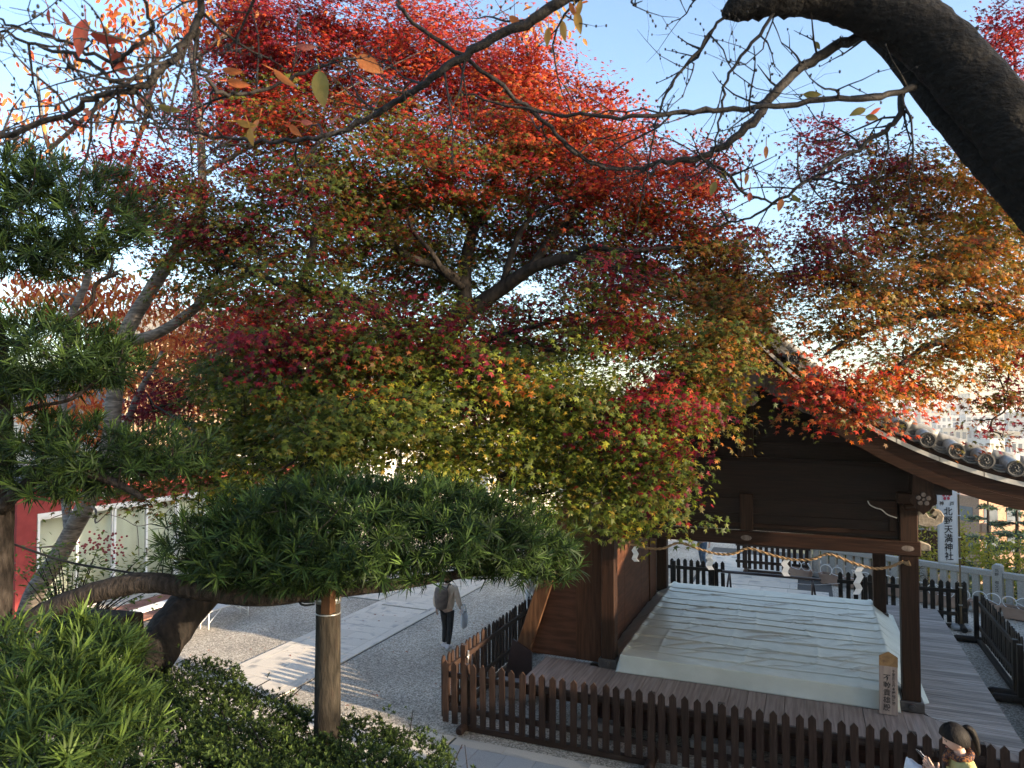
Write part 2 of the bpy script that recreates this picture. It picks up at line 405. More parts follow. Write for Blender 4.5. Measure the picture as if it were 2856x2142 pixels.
# balustrade line (terrace edge): through (2.76,22.3) and (4.94,21.3)
BAL0, BALD = Vector((2.76, 22.3, 0)), Vector((2.18, -1.03, 0)).normalized()
def bal(t, off=0.0, z=0.0):
    n = Vector((-BALD.y, BALD.x, 0))
    p = BAL0 + BALD * t + n * off
    return Vector((p.x, p.y, z))
e0, e1 = bal(-4, 0.35), bal(40, 0.35)
g = MB(); g.quad((-60, -6, 0), (e1.x, -6, 0), (e1.x, e1.y, 0), (e0.x, e0.y, 0), (e0.x, 40, 0), (-60, 40, 0))
structure(g.build('ground', M['gravel']))
g = MB(); n = 14
# hillside falling away beyond the terrace to the city plain
rows = []
for y, z in ((21, -1.2), (30, -3.0), (50, -9), (90, -22), (160, -40), (300, -55), (420, -61)):
    rows.append([(x, y + (x * -0.25 if y < 40 else 0), z) for x in np.linspace(e0.x if y < 40 else -120, 420, 16)])
g.strip(rows)
structure(g.build('hillside', M['hill']))
g = MB(); g.quad((-4000, 380, -60.5), (3000, 380, -60.5), (3000, 8000, -60.5), (-4000, 8000, -60.5))
structure(g.build('city_ground', M['plain']))

slab_me = MB().box(-.5, .5, -.5, .5, -.5, .5).mesh('slab')
def slabs(path, rects, m, z1=0.022, gap=0.006, name='slab'):
    me = slab_me.copy(); me.materials.append(m)
    for (x0, x1, y0, y1) in rects:
        dz = random.uniform(-.0015, .0015)
        o = add(name, me, None, path, loc=((x0 + x1) / 2, (y0 + y1) / 2, z1 / 2 + .003 + dz), scale=(x1 - x0 - gap, y1 - y0 - gap, z1))

def rows_of(x0, x1, y0, y1, rh, lens, along='x', seed=1):
    rr = random.Random(seed); out = []
    a0, a1, b0, b1 = (x0, x1, y0, y1) if along == 'x' else (y0, y1, x0, x1)
    b = b0
    while b < b1 - 1e-3:
        bb = min(b + rh, b1); a = a0; first = True
        while a < a1 - 1e-3:
            l = rr.choice(lens) * (rr.uniform(.35, .9) if first else 1); first = False
            aa = min(a + l, a1)
            if a1 - aa < .18: aa = a1
            out.append((a, aa, b, bb) if along == 'x' else (b, bb, a, aa)); a = aa
        b = bb
    return out

path = structure(MB().box(-10.45, -8.6, 10.02, 27, -.05, .004).build('paved_path', M['joint']))
r = []
y = 10.06
while y < 26.5:
    for xa, xb in ((-10.43, -10.19), (-8.86, -8.62)): r.append((xa, xb, y, y + 1.2))
    y += 1.2
r += rows_of(-10.19, -8.86, 10.3, 15.78, .43, (.95, .7), seed=3)
r += rows_of(-10.19, -8.86, 15.86, 26.5, .43, (.95, .7), seed=5)
r.append((-10.19, -8.86, 10.06, 10.3))
slabs(path, r, M['granite'])
path = structure(MB().box(-24, -10.47, 16.15, 17.3, -.05, .004).build('side_path', M['joint']))
slabs(path, rows_of(-17, -10.48, 16.17, 17.28, .37, (.8, .6), seed=8), M['granite'])
path = structure(MB().box(-14, 8, 7.9, 9.97, -.05, .004).build('front_path', M['joint']))
r = []
x = -12.0
while x < 4: r.append((x, x + 1.3, 9.72, 9.96)); x += 1.3
r = [q for q in r if not (q[0] < -5.05 < q[1])] + [(-5.5, -5.08, 9.72, 9.96), (-5.03, -4.2, 9.72, 9.96)]
r += rows_of(-12, -5.08, 8.4, 9.72, .44, (.85, .62), 'y', seed=2)
slabs(path, r, M['granite'])
slabs(path, rows_of(-5.03, 4, 8.4, 9.72, .46, (.55, .42), 'y', seed=4), M['granite_dark'])
path = structure(MB().box(-3.2, .6, 20.1, 27, -.05, .004).build('rear_path', M['joint']))
slabs(path, rows_of(-3.1, .5, 20.15, 21.5, .45, (.9, .7), seed=14) + rows_of(-3.1, -.3, 21.55, 26, .6, (1.1, .8), seed=15), M['granite'])

# bank below the camera, its retaining wall and the steps the woman stands on
g = MB()
prof = [(-4, 3.35), (1.4, 3.3), (2.4, 3.0), (3.4, 2.6), (4.2, 2.25), (4.75, 1.95)]
g.strip([[(x, yy + (.25 * math.sin(x * 1.3)), zz) for x in np.linspace(-30, .1, 30)] for yy, zz in prof])
structure(g.build('bank', M['earth']))
wall = empty('retaining_wall', (0, 4.75, 0), label='low rough stone retaining wall along the foot of the hedge bank', cat='wall')
for j, (z0, z1) in enumerate(((0, .42), (.42, .84), (.84, 1.26), (1.26, 1.66))):
    x = -14.0 + .3 * j
    while x < .0:
        l = random.uniform(.5, .8)
        MB().box(x, min(x + l, .05) - .012, -.02, .38 + random.uniform(-.03, .03), z0 + .004, z1 - .008).build('stone', M['concrete'], wall, bevel=.02)
        x += l
steps = structure(empty('stone_steps', (0, 0, 0)))
for k in range(20):
    y1 = 8.3 - k * .33
    MB().box(.14, 3.6, y1 - .36, y1, max(0, k * .17 - .05), (k + 1) * .17).build('step', M['granite_dark'], steps, bevel=.008)
MB().box(-3, 6, -3, 1.7, 3.2, 3.42).build('landing', M['granite_dark'], steps)

# ------------------------------------------------------------------ pavilion
PX0, PX1, PY0, PY1 = -3.14, 1.35, 11.9, 16.7
XC, ZD, PW = -.9, .73, .235
pav = empty('pavilion', (XC, 14.3, 0), label='dark timber shrine stage hall with curved grey tiled gable roof', cat='pavilion')
def inpav(mb, name, m, bevel=0, parent=None):
    o = mb.build(name, m, None, bevel)
    p = parent or pav
    o.parent = p
    if p is pav: o.matrix_parent_inverse = Matrix.Translation((-XC, -14.3, 0))
    return o
for x, y in ((PX0, PY0), (PX1, PY0), (PX0, PY1), (PX1, PY1)):
    p = inpav(MB().box(x - PW / 2, x + PW / 2, y - PW / 2, y + PW / 2, ZD + .14, 4.05), 'post', M['dark_z'], .012)
    b = MB().box(x - .155, x + .155, y - .155, y + .155, ZD + .002, ZD + .145)
    inpav(b, 'post_shoe', M['steel_base'], .012)
    c = MB().tube([(x, y - .15, ZD + .075), (x, y - .19, ZD + .075)], .05, 14, 1).tube([(x, y - .18, ZD + .075), (x, y - .205, ZD + .075)], .028, 12, 1)
    inpav(c, 'boss', M['steel_base'])
# deck: front boards run in depth, right boards run across, mitred corner
DX0, DX1, DY0, DY1 = -4.28, 2.55, 10.65, 17.9
def deck_poly(pts, m):
    g = MB(); n = len(pts)
    g.prism(pts, lambda a, b, d: (a, b, d), ZD - .045, ZD)
    return inpav(g, 'plank', m)
x = DX0
while x < DX1 - .01:
    w = .262; xe = min(x + w, DX1); gg = .004 if random.random() < .6 else .009
    a, b = x, xe - gg
    lim = lambda q: 11.74 - max(0, (q - 1.5)) * (11.74 - DY0) / (DX1 - 1.5)
    ya, yb = lim(a), lim(b)
    if x < -3.2: ya = yb = 11.9
    deck_poly([(a, DY0), (b, DY0), (b, max(yb, DY0 + .002)), (a, max(ya, DY0 + .004))], M['deck_y'])
    x = xe
y = DY0 + .03
while y < DY1 - .01:
    ye = min(y + .128, DY1); b = ye - random.uniform(.007, .013)
    xs = lambda q: 1.5 + max(0, 11.745 - q) * (DX1 - 1.5) / (11.745 - DY0) + .004
    deck_poly([(xs(y), y), (DX1, y), (DX1, b), (xs(b), b)], M['deck_x'])
    y = ye
y = 11.78
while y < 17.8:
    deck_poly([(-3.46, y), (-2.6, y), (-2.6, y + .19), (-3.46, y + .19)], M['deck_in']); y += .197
y = 16.95
while y < 17.85:
    deck_poly([(-2.59, y), (1.49, y), (1.49, y + .125), (-2.59, y + .125)], M['deck_x']); y += .131
# deck frame and foundation
inpav(MB().box(DX0 + .03, DX1 - .03, DY0 + .05, DY0 + .17, ZD - .20, ZD - .05), 'deck_beam', M['dark_x'])
inpav(MB().box(DX1 - .17, DX1 - .04, DY0 + .2, DY1, ZD - .20, ZD - .05), 'deck_beam', M['dark_y'])
inpav(MB().box(DX0 + .03, DX0 + .16, DY0 + .2, 11.9, ZD - .20, ZD - .05), 'deck_beam', M['dark_y'])
inpav(MB().box(-3.3, 1.5, 11.3, 17.4, .02, ZD - .06), 'foundation', M['base_red'])
for k in range(12):
    x = -3.2 + k * .42
    inpav(MB().box(x, x + .05, 11.24, 11.296, .1, ZD - .06), 'foundation_slat', M['base_red'])
for k in range(4):
    x = DX0 + .3 + k * 2.0
    inpav(MB().box(x, x + .12, DY0 + .2, DY0 + .32, .02, ZD - .2), 'stump', M['dark_z'])
inpav(MB().box(-1.75, .1, 17.92, 18.2, .42, .475), 'rear_step', M['deck_x'])
inpav(MB().box(-1.7, .05, 17.05, 17.5, ZD + .002, ZD + .12), 'threshold', M['deck_x'])

# lintels, tie beams, gable boarding
def beam(x0, x1, y0, y1, z0, z1, m='dark_x', name='beam', bev=.012): return inpav(MB().box(x0, x1, y0, y1, z0, z1), name, M[m], bev)
beam(-3.36, 1.50, 11.765, 11.90, 2.95, 3.16, name='lintel')
beam(-3.36, 1.50, 16.70, 16.84, 2.95, 3.16, name='lintel')
beam(1.29, 1.41, 12.02, 16.58, 2.95, 3.14, 'dark_y', 'lintel')
beam(-3.20, -3.08, 12.02, 16.58, 2.95, 3.14, 'dark_y', 'lintel')
for kx in (-.9, 1.33):   # pale knots where the pegs are
    g = MB(); rows = []
    for i in range(5):
        rr_ = i / 4
        rows.append([(kx + .065 * rr_ * math.cos(a) * 1.5, 11.762 + .004 * rr_ * rr_, 3.06 + .05 * rr_ * math.sin(a)) for a in np.linspace(0, 2 * math.pi, 11)[:-1]])
    inpav(g.strip(rows, True), 'peg_knot', M['grey_wood'])
for k, (z0, z1) in enumerate(((3.165, 3.42), (3.424, 3.66), (3.664, 3.90))):
    inpav(MB().box(-3.03, 1.23, 11.90, 11.93, z0, z1), 'gable_board', M['gable'], .004)
beam(-3.0, 1.2, 11.865, 11.898, 3.215, 3.275, name='rail', bev=.006)
beam(-1.0, -.8, 11.83, 11.896, 3.162, 3.74, 'dark_z', 'strut')
beam(1.10, 1.20, 11.85, 11.896, 3.28, 3.74, 'dark_z', 'strut'); beam(-3.0, -2.9, 11.85, 11.896, 3.28, 3.74, 'dark_z', 'strut')
g = MB(); rows = []      # bowed rainbow beam
for x in np.linspace(-3.3, 1.55, 20):
    c = .05 * (1 - ((x - XC) / 2.4) ** 2)
    rows.append([(x, 11.78, 3.74 + c), (x, 11.78, 4.20 + c), (x, 11.80, 4.26 + c), (x, 11.92, 4.26 + c), (x, 11.92, 3.74 + c)])
inpav(g.strip(rows, True, False), 'rainbow_beam', M['gable'])
for k in range(7):
    z = 4.30 + k * .26; hw = max(.25, 2.35 - (z - 4.2) * 1.05)
    inpav(MB().box(XC - hw, XC + hw, 11.94, 11.97, z, z + .25), 'gable_board', M['gable'])
beam(-1.02, -.78, 11.82, 11.93, 4.32, 5.7, 'dark_z', 'king_post')

inpav(MB().prism([(-3.25, 3.14), (1.45, 3.14), (1.45, 4.2), (.6, 4.75), (-.1, 5.35), (XC, 6.0), (-1.7, 5.35), (-2.4, 4.75), (-3.25, 4.2)], lambda a, b, d: (a, d, b), 12.02, 12.05), 'gable_panel', M['gable'])
inpav(MB().prism([(-3.25, 3.14), (1.45, 3.14), (1.45, 4.2), (.6, 4.75), (-.1, 5.35), (XC, 6.0), (-1.7, 5.35), (-2.4, 4.75), (-3.25, 4.2)], lambda a, b, d: (a, d, b), 16.6, 16.63), 'gable_panel', M['gable'])
# roof profile: distance from ridge -> height of the white edge board
SC = np.array([0, .44, .80, 1.2, 1.63, 2.29, 2.7, 3.12, 3.45, 3.9])
ZC = np.array([6.37, 5.89, 5.52, 5.19, 4.91, 4.53, 4.36, 4.22, 4.14, 4.07])
def rz(s):
    t = np.interp(abs(s), SC, ZC); return float(t)
_ss = np.linspace(0, 3.9, 40)
_k = np.polyfit(SC, ZC, 5)
def rzs(s): return float(np.polyval(_k, abs(s)))
def rn(s):
    h = .01; d = (rzs(abs(s) + h) - rzs(abs(s) - h)) / (2 * h)
    n_ = Vector((-d, 0, 1)).normalized()      # for right side
    return n_ if s >= 0 else Vector((-n_.x, 0, n_.z))
RY0, RY1 = 10.9, 17.7
roof = empty('roof', (0, 0, 0)); roof.parent = pav; roof.matrix_parent_inverse = Matrix.Translation((-XC, -14.3, 0))
def inroof(mb, name, m, bevel=0):
    o = mb.build(name, m, roof, bevel); return o
def rp(s, off, y):
    n_ = rn(s); return Vector((XC + s + n_.x * off, y, rzs(s) + n_.z * off))
for sg in (-1, 1):
    S = [sg * t for t in np.linspace(0.0, 3.9, 30)]
    # sheathing with real thickness
    g = MB(); rows = []
    for s in S:
        rows.append([(XC + s, RY0 + .1, rzs(s) - .02), (XC + s, RY1 - .1, rzs(s) - .02), (XC + s, RY1 - .1, rzs(s) + .06), (XC + s, RY0 + .1, rzs(s) + .06)])
    inroof(g.strip(rows, True, False), 'sheathing', M['dark_y'])
    for yy in (RY0, RY1 - .1):
        # bargeboard
        g = MB(); rows = []
        for s in S:
            dep = .40 - .06 * abs(s) / 3.9
            rows.append([(XC + s, yy, rzs(s) - .048), (XC + s, yy, rzs(s) - dep), (XC + s, yy + .09, rzs(s) - dep), (XC + s, yy + .09, rzs(s) - .048)])
        inroof(g.strip(rows, True, False), 'bargeboard', M['dark_x'])
        if yy > 12: continue
        g = MB(); rows = []    # raised moulding along lower edge
        for s in S:
            dep = .40 - .06 * abs(s) / 3.9
            rows.append([(XC + s, yy - .03, rzs(s) - dep + .14), (XC + s, yy - .03, rzs(s) - dep - .004), (XC + s, yy + .01, rzs(s) - dep - .004), (XC + s, yy + .01, rzs(s) - dep + .14)])
        inroof(g.strip(rows, True, False), 'bargeboard_moulding', M['dark_x'])
    # white edge boards, piece by piece
    t = 0.02
    while t < 3.88:
        t2 = min(t + .50, 3.9); g = MB(); rows = []
        for q in np.linspace(t, t2 - .012, 6):
            s = sg * q
            rows.append([(XC + s, RY0 - .035, rzs(s) + .013), (XC + s, RY0 - .035, rzs(s) - .046), (XC + s, RY0 + .095, rzs(s) - .046), (XC + s, RY0 + .095, rzs(s) + .013)])
        inroof(g.strip(rows, True, False), 'white_edge_board', M['white_edge'])
        t = t2
    # dark board above the white edge, then curved verge tiles
    g = MB(); rows = []
    for s in S:
        rows.append([(XC + s, RY0 - .01, rzs(s) + .075), (XC + s, RY0 - .01, rzs(s) + .014), (XC + s, RY0 + .2, rzs(s) + .014), (XC + s, RY0 + .2, rzs(s) + .075)])
    inroof(g.strip(rows, True, False), 'verge_board', M['dark_x'])
    # roof field: pan surface and round tile rows running down the slope
    g = MB(); rows = []
    for s in S: rows.append([rp(s, .09, y) for y in np.linspace(RY0 + .32, RY1 - .1, 3)])
    inroof(g.strip(rows), 'pan_tiles', M['tile'])
    y = RY0 + .62
    while y < RY1 - .2:
        inroof(MB().tube([rp(s, .11, y) for s in S[1:]], .075, 8, 1), 'tile_row', M['tile'])
        y += .29
    # verge: pan pieces and round tiles that point out of the gable
    t = .30
    while t < 3.85:
        s = sg * t; c = rp(s, .165, RY0); n_ = rn(s); tg = Vector((n_.z, 0, -n_.x))
        g = MB(); r_ = .098
        rows = []
        for yy, rr_ in ((RY0 - .06, r_ + .008), (RY0 - .03, r_ + .008), (RY0 - .028, r_), (RY0 + .42, r_ - .006)):
            rows.append([(c.x + rr_ * math.cos(a), yy, c.z + rr_ * math.sin(a) + (yy - RY0) * .12) for a in np.linspace(0, 2 * math.pi, 19)[:-1]])
        g.strip(rows, True)
        tile = inroof(g, 'round_tile', M['tile'])
        # end disc with rim and comma pattern
        g = MB(); rows = []
        for rr_, dy in ((r_ + .008, 0), (r_ - .012, -.003), (r_ - .03, .008), (0.002, .008)):
            rows.append([(c.x + rr_ * math.cos(a), RY0 - .06 + dy, c.z + rr_ * math.sin(a) - .007) for a in np.linspace(0, 2 * math.pi, 19)[:-1]])
        g.strip(rows, True, False)
        for k in range(3):
            a0 = k * 2.094
            g.tube([(c.x + rr_ * math.cos(a0 + da), RY0 - .055, c.z - .007 + rr_ * math.sin(a0 + da)) for rr_, da in ((.012, 0), (.03, .5), (.042, 1.2), (.046, 1.9))], [.013, .011, .008, .004], 6, 2)
        for k in range(12):
            a0 = k * math.pi / 6; g.ball((c.x + .062 * math.cos(a0), RY0 - .056, c.z - .007 + .062 * math.sin(a0)), .007, .005, .007, 6, 4)
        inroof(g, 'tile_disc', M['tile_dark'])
        # flat pan tile between this and the next, three stepped layers, sagging curve
        for q in range(3):
            g = MB(); rows = []
            for u_ in np.linspace(0, 1, 7):
                s2 = sg * (t + .08 + u_ * .19); sag = .035 * (4 * u_ * (1 - u_))
                o0 = .10 - sag + q * .03
                rows.append([rp(s2, o0, RY0 - .03 + q * .07), rp(s2, o0, RY0 + .36), rp(s2, o0 + .018, RY0 + .36), rp(s2, o0 + .018, RY0 - .03 + q * .07)])
            g.strip(rows, True, False)
            inroof(g, 'pan_tile', M['tile'])
        t += .335
    # verge roll: round cover tiles laid down the slope
    t = .12; rw = 0
    while t < 3.85:
        t2 = t + .33
        for lay, (yy, off, rr_) in enumerate(((RY0 + .47, .25, .085),)):
            inroof(MB().tube([rp(sg * q, off + .012 * (q - t) / .33, yy) for q in np.linspace(t, t2 + .02, 5)], [rr_ - .004, rr_ - .003, rr_, rr_ + .001, rr_ + .006], 14, 1), 'cover_tile', M['tile'])
        t = t2
    g = MB(); rows = []
    for s in S: rows.append([rp(s, .08, RY0 + .37), rp(s, .24, RY0 + .40), rp(s, .24, RY0 + .56), rp(s, .08, RY0 + .58)])
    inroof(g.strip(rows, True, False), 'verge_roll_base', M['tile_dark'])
    # purlins and rafters under the eaves
    for sx, zz in ((2.47, 3.93), (1.2, 4.6)):
        s = sg * sx
        inroof(MB().box(XC + s - .21, XC + s + .21, RY0 + .13 if sx > 2 else RY0 + .3, RY1, zz, zz + .27), 'purlin', M['gable'])
    y = RY0 + .35
    while y < RY1 - .2:
        g = MB(); rows = []
        for s in S[4:]: rows.append([(XC + s, y, rzs(s) - .03), (XC + s, y, rzs(s) - .14), (XC + s, y + .08, rzs(s) - .14), (XC + s, y + .08, rzs(s) - .03)])
        inroof(g.strip(rows, True, False), 'rafter', M['dark_x'])
        y += .3
# main ridge and its end ornament
ridge = MB().box(XC - .14, XC + .14, RY0 + .25, RY1 - .25, 6.40, 6.78)
inroof(ridge, 'ridge_stack', M['tile'])
inroof(MB().tube([(XC, RY0 + .2, 6.84), (XC, RY1 - .2, 6.84)], .12, 14, 1), 'ridge_cap', M['tile'])
orn = [(-.40, 6.30), (-.28, 6.36), (-.12, 6.42), (.12, 6.42), (.28, 6.36), (.40, 6.30), (.52, 6.36), (.47, 6.47), (.36, 6.50), (.33, 6.62), (.22, 6.74), (.19, 6.92), (.10, 7.02), (-.10, 7.02), (-.19, 6.92), (-.22, 6.74), (-.33, 6.62), (-.36, 6.50), (-.47, 6.47), (-.52, 6.36)]
inroof(MB().prism(orn, lambda a, b, d: (XC + a, d, b), RY0 + .05, RY0 + .22), 'ridge_end_tile', M['tile'], .02)
for sg in (-1, 1):
    inroof(MB().tube([(XC + sg * (.42 + .05 * math.cos(a)), RY0 + .03, 6.42 + .05 * math.sin(a)) for a in np.linspace(0, 5.5, 9)], .018, 6, 1), 'ridge_end_curl', M['tile'])
g = MB().tube([(XC + .12 * math.cos(a), RY0 + .03, 6.66 + .12 * math.sin(a)) for a in np.linspace(0, 6.28, 13)], .02, 6, 1)
inroof(g, 'ridge_end_ring', M['tile'])
inroof(MB().tube([(XC, RY0 + .35, 6.98), (XC, RY0 + .15, 7.06), (XC, RY0 - .1, 7.2), (XC - .02, RY0 - .32, 7.42)], [.085, .085, .09, .105], 16, 3), 'ridge_horn_tile', M['tile'])

# carved gable pendant
def fr(a, b, d): return (XC + a, d, b)
pend = [(0, 5.08), (.08, 5.12), (.18, 5.13), (.25, 5.2), (.24, 5.29), (.18, 5.33), (.13, 5.29), (.15, 5.25), (.11, 5.24), (.10, 5.34), (.17, 5.40), (.30, 5.42), (.34, 5.36), (.45, 5.28), (.55, 5.23), (.60, 5.16), (.72, 5.12), (.84, 5.04), (.98, 4.99), (1.06, 5.02), (.9, 5.16), (.6, 5.40), (.3, 5.68), (0, 6.02)]
full = pend + [(-a, b) for a, b in reversed(pend[1:-1])]
inpav(MB().prism(full, fr, RY0 + .10, RY0 + .155), 'gable_pendant', M['grey_wood'], .008)
for sg in (-1, 1):
    for cx, cz, r0 in ((.36, 5.41, .075), (.52, 5.33, .06), (.70, 5.20, .05), (.86, 5.10, .04)):
        inpav(MB().tube([(XC + sg * (cx + r0 * (1 - .12 * a) * math.cos(a)), RY0 + .095, cz + r0 * (1 - .12 * a) * math.sin(a)) for a in np.linspace(0, 7.5, 16)], .012, 5, 1), 'carved_cloud', M['grey_wood'])
for k in range(5):
    a = math.pi / 2 + k * 2 * math.pi / 5
    inpav(MB().ball((XC + .08 * math.cos(a), RY0 + .09, 5.52 + .08 * math.sin(a)), .042, .02, .042, 10, 6), 'crest_petal', M['grey_wood'])
inpav(MB().ball((XC, RY0 + .085, 5.52), .03, .022, .03, 8, 6), 'crest_heart', M['grey_wood'])

# corner bracket with plum crest, carved noses
for sg in (-1, 1):
    bx = XC + sg * 2.335
    br = [(-.12, 4.25), (.12, 4.25), (.13, 3.92), (.165, 3.86), (.15, 3.80), (.11, 3.78), (.08, 3.72), (.03, 3.69), (0, 3.655), (-.03, 3.69), (-.08, 3.72), (-.11, 3.78), (-.15, 3.80), (-.165, 3.86), (-.13, 3.92)]
    inpav(MB().prism(br, lambda a, b, d: (bx + a, d, b), 10.995, 11.025), 'bracket_pendant', M['dark_z'], .005)
    g = MB()
    for k in range(5):
        a = math.pi / 2 + k * 2 * math.pi / 5
        g.tube([(bx + .062 * math.cos(a), 10.955, 3.87 + .062 * math.sin(a)), (bx + .062 * math.cos(a), 11.0, 3.87 + .062 * math.sin(a))], [.029, .032], 14, 1)
    g.tube([(bx, 10.945, 3.87), (bx, 11.0, 3.87)], [.018, .022], 12, 1)
    inpav(g, 'plum_crest', M['grey_wood'])
    inpav(MB().box(bx - .25, bx + .25, 11.6, 12.1, 3.72, 3.88), 'bracket_block', M['dark_x'], .02)
    inpav(MB().box(bx - .17, bx + .17, 11.65, 12.05, 3.62, 3.72), 'bracket_block', M['dark_x'], .03)
    # scrolled nose
    x0 = XC + sg * 2.37
    nose = [(0, 3.40), (.10, 3.38), (.22, 3.40), (.31, 3.46), (.33, 3.55), (.29, 3.62), (.21, 3.63), (.17, 3.57), (.21, 3.53), (.24, 3.56), (.22, 3.50), (.14, 3.53), (.09, 3.60), (0, 3.62)]
    if sg < 0: nose = [(-a, b) for a, b in reversed(nose)]
    inpav(MB().prism(nose, lambda a, b, d: (x0 + a, d, b), 11.80, 12.0), 'carved_nose', M['nose_wood'], .012)
    nz = [(0, 3.00), (.17, 3.02), (.17, 3.10), (.05, 3.14), (0, 3.14)]
    if sg < 0: nz = [(-a, b) for a, b in reversed(nz)]
    inpav(MB().prism(nz, lambda a, b, d: (x0 + a, d, b), 11.93, 12.04), 'tie_beam_nose', M['nose_wood'], .008)
# white-edged bracket arm under the bowed beam
arm = [(.82, 3.72), (.85, 3.66), (.93, 3.62), (1.00, 3.60), (1.08, 3.53), (1.20, 3.49), (1.20, 3.73)]
inpav(MB().prism(arm, lambda a, b, d: (a, d, b), 11.79, 11.86), 'bracket_arm', M['dark_x'])
inpav(MB().tube([(a, 11.785, b) for a, b in arm[:6]], .009, 6, 3), 'painted_arm_edge', M['white_edge'])

# plywood buttress on the left, inner side wall
by = 11.98
inpav(MB().prism([(-3.28, .74), (-3.28, 3.85), (-3.70, 3.85), (-4.80, .74)][::-1], lambda a, b, d: (a, d, b), by, by + .03), 'plywood_panel', M['ply'])
inpav(MB().box(-3.75, -3.29, by - .022, by - .002, .74, 3.8), 'plywood_board', M['ply_z'])
inpav(MB().bar((-4.74, by - .06, .74), (-3.66, by - .06, 3.86), .085, .27, up=(0, 0, 1)), 'brace_timber', M['brace'], .01)
shoe = [(-5.05, .30), (-4.53, .30), (-4.53, .80), (-4.89, .98)]
inpav(MB().prism(shoe, lambda a, b, d: (a, d, b), by - .14, by - .112), 'brace_shoe', M['steel_dark'])
inpav(MB().box(-5.15, -4.45, 11.6, 12.2, .02, .30), 'brace_footing', M['concrete'], .02)
for k in range(3):
    y0 = 12.06 + k * 1.5
    inpav(MB().box(-3.30, -3.27, y0, y0 + 1.49, ZD, 2.95), 'plywood_panel', M['ply'])
inpav(MB().box(-3.265, -3.24, 15.8, 16.5, ZD, 2.95), 'plywood_board', M['ply_z'])

# ------------------------------------------------------------------ vinyl sheet over the stage floor
def sheet():
    nx, ny = 170, 330
    xs = np.linspace(-3.46, 1.62, nx); ys = np.linspace(11.70, 17.0, ny)
    X, Y = np.meshgrid(xs, ys)
    ztop = 1.0
    rg = np.random.default_rng(3)
    def fbm(sx, sy, seed, oct=4):
        r2 = np.random.default_rng(seed); out = 0; amp = 1
        for o in range(oct):
            for _ in range(4):
                a = r2.uniform(0, 6.28); k = 2 ** o; ph = r2.uniform(0, 6.28)
                out = out + amp * np.sin((X * sx * math.cos(a) + Y * sy * math.sin(a)) * k * 2.4 + ph + 1.3 * np.sin(X * sy * k * .7 + Y * k * .9 + ph * 2))
            amp *= .5
        return out / 8
    Z = np.full_like(X, ztop)
    w = fbm(1.0, 1.8, 5); w2 = fbm(2.0, 1.2, 9)
    Z += .0045 * np.maximum(0, 1 - np.abs(w) * 7) * (w2 > -.2) + .003 * np.maximum(0, 1 - np.abs(w2) * 6)
    # creases across (fold lines)
    yy = 12.05; k = 0
    while yy < 16.8:
        amp_ = .45 + .55 * np.sin(X * 1.1 + k * 2.3) ** 2; d = Y - (yy + .035 * np.sin(X * 1.3 + k * 1.9) + .012 * np.sin(X * 4.1 + k)); Z += amp_ * -.022 * np.exp(-(d / .013) ** 2) + amp_ * .012 * np.exp(-((d - .035) / .022) ** 2)
        yy += rg.uniform(.34, .62); k += 1
    for xx in (-2.35, -1.3, -.95, .1, .7):
        d = X - (xx + .03 * np.sin(Y * 2 + xx)); Z += .014 * np.exp(-(d / .022) ** 2) * (.6 + .4 * np.sin(Y * 3 + xx * 5))
    # long diagonal wrinkles
    for _ in range(64):
        cx, cy = rg.uniform(-2.7, 1.1), rg.uniform(12.1, 16.2); a = rg.normal(.5, .5); L = rg.uniform(.15, .5)
        u_ = (X - cx) * math.cos(a) + (Y - cy) * math.sin(a); v_ = -(X - cx) * math.sin(a) + (Y - cy) * math.cos(a) + .25 * u_ ** 2
        Z += rg.uniform(.006, .020) * np.exp(-(v_ / .017) ** 2) * np.exp(-(u_ / L) ** 4)
    # raised roll at left and right edge, then falling sides
    for xe, sgn in ((-2.93, -1), (1.22, 1)):
        d = (X - xe) * sgn
        Z += .018 * np.exp(-((d + .02) / .05) ** 2) * (1 + .5 * np.sin(Y * 9))
        fall = np.clip(d / (.5 if sgn < 0 else .36), 0, 1)
        Z = np.where(d > 0, Z * (1 - fall) + (ZD + .012) * fall + .012 * np.sin(Y * 14 + X * 5) * (1 - fall) * fall * 3, Z)
    # the sheet tucks in beside the front posts
    kl = np.clip((Y - 11.74) / 1.6, 0, 1) ** .7; kr = np.clip((Y - 11.74) / .45, 0, 1)
    X = np.where(X < -2.9, -2.9 + (X + 2.9) * (.14 + .86 * kl), X)
    X = np.where(X > 1.15, 1.15 + (X - 1.15) * (.1 + .9 * kr), X)
    # front fall: first rows drop to the deck
    nf = 14
    P = np.stack([X, Y, Z], -1)
    front = []
    edge = P[0].copy()
    for i in range(nf, 0, -1):
        t = i / nf
        q = edge.copy(); q[:, 1] = 11.70 - .045 * t ** 1.5 + .006 * np.sin(q[:, 0] * 3.1) * t
        z_end = ZD + .008
        q[:, 2] = edge[:, 2] * (1 - t) + z_end * t + .004 * np.sin(q[:, 0] * 7 + t * 5)
        q[:, 1] += .007 * np.sin(q[:, 0] * 2.3 + 4 * t) * t
        front.append(q)
    front[0][:, 2] = ZD + .008
    keep = (xs > -2.99) & (xs < 1.27)
    rows = [[tuple(p) for p in r] for r in front] + [[tuple(p) for p in r] for r in P]
    g = MB(); g.strip(rows)
    return g
o = sheet().build('vinyl_sheet', M['sheet'])
md = o.modifiers.new('thickness', 'SOLIDIFY'); md.thickness = .004; md.offset = -1
tag(o, 'crumpled grey-green vinyl sheet covering the raised stage floor', 'sheet')

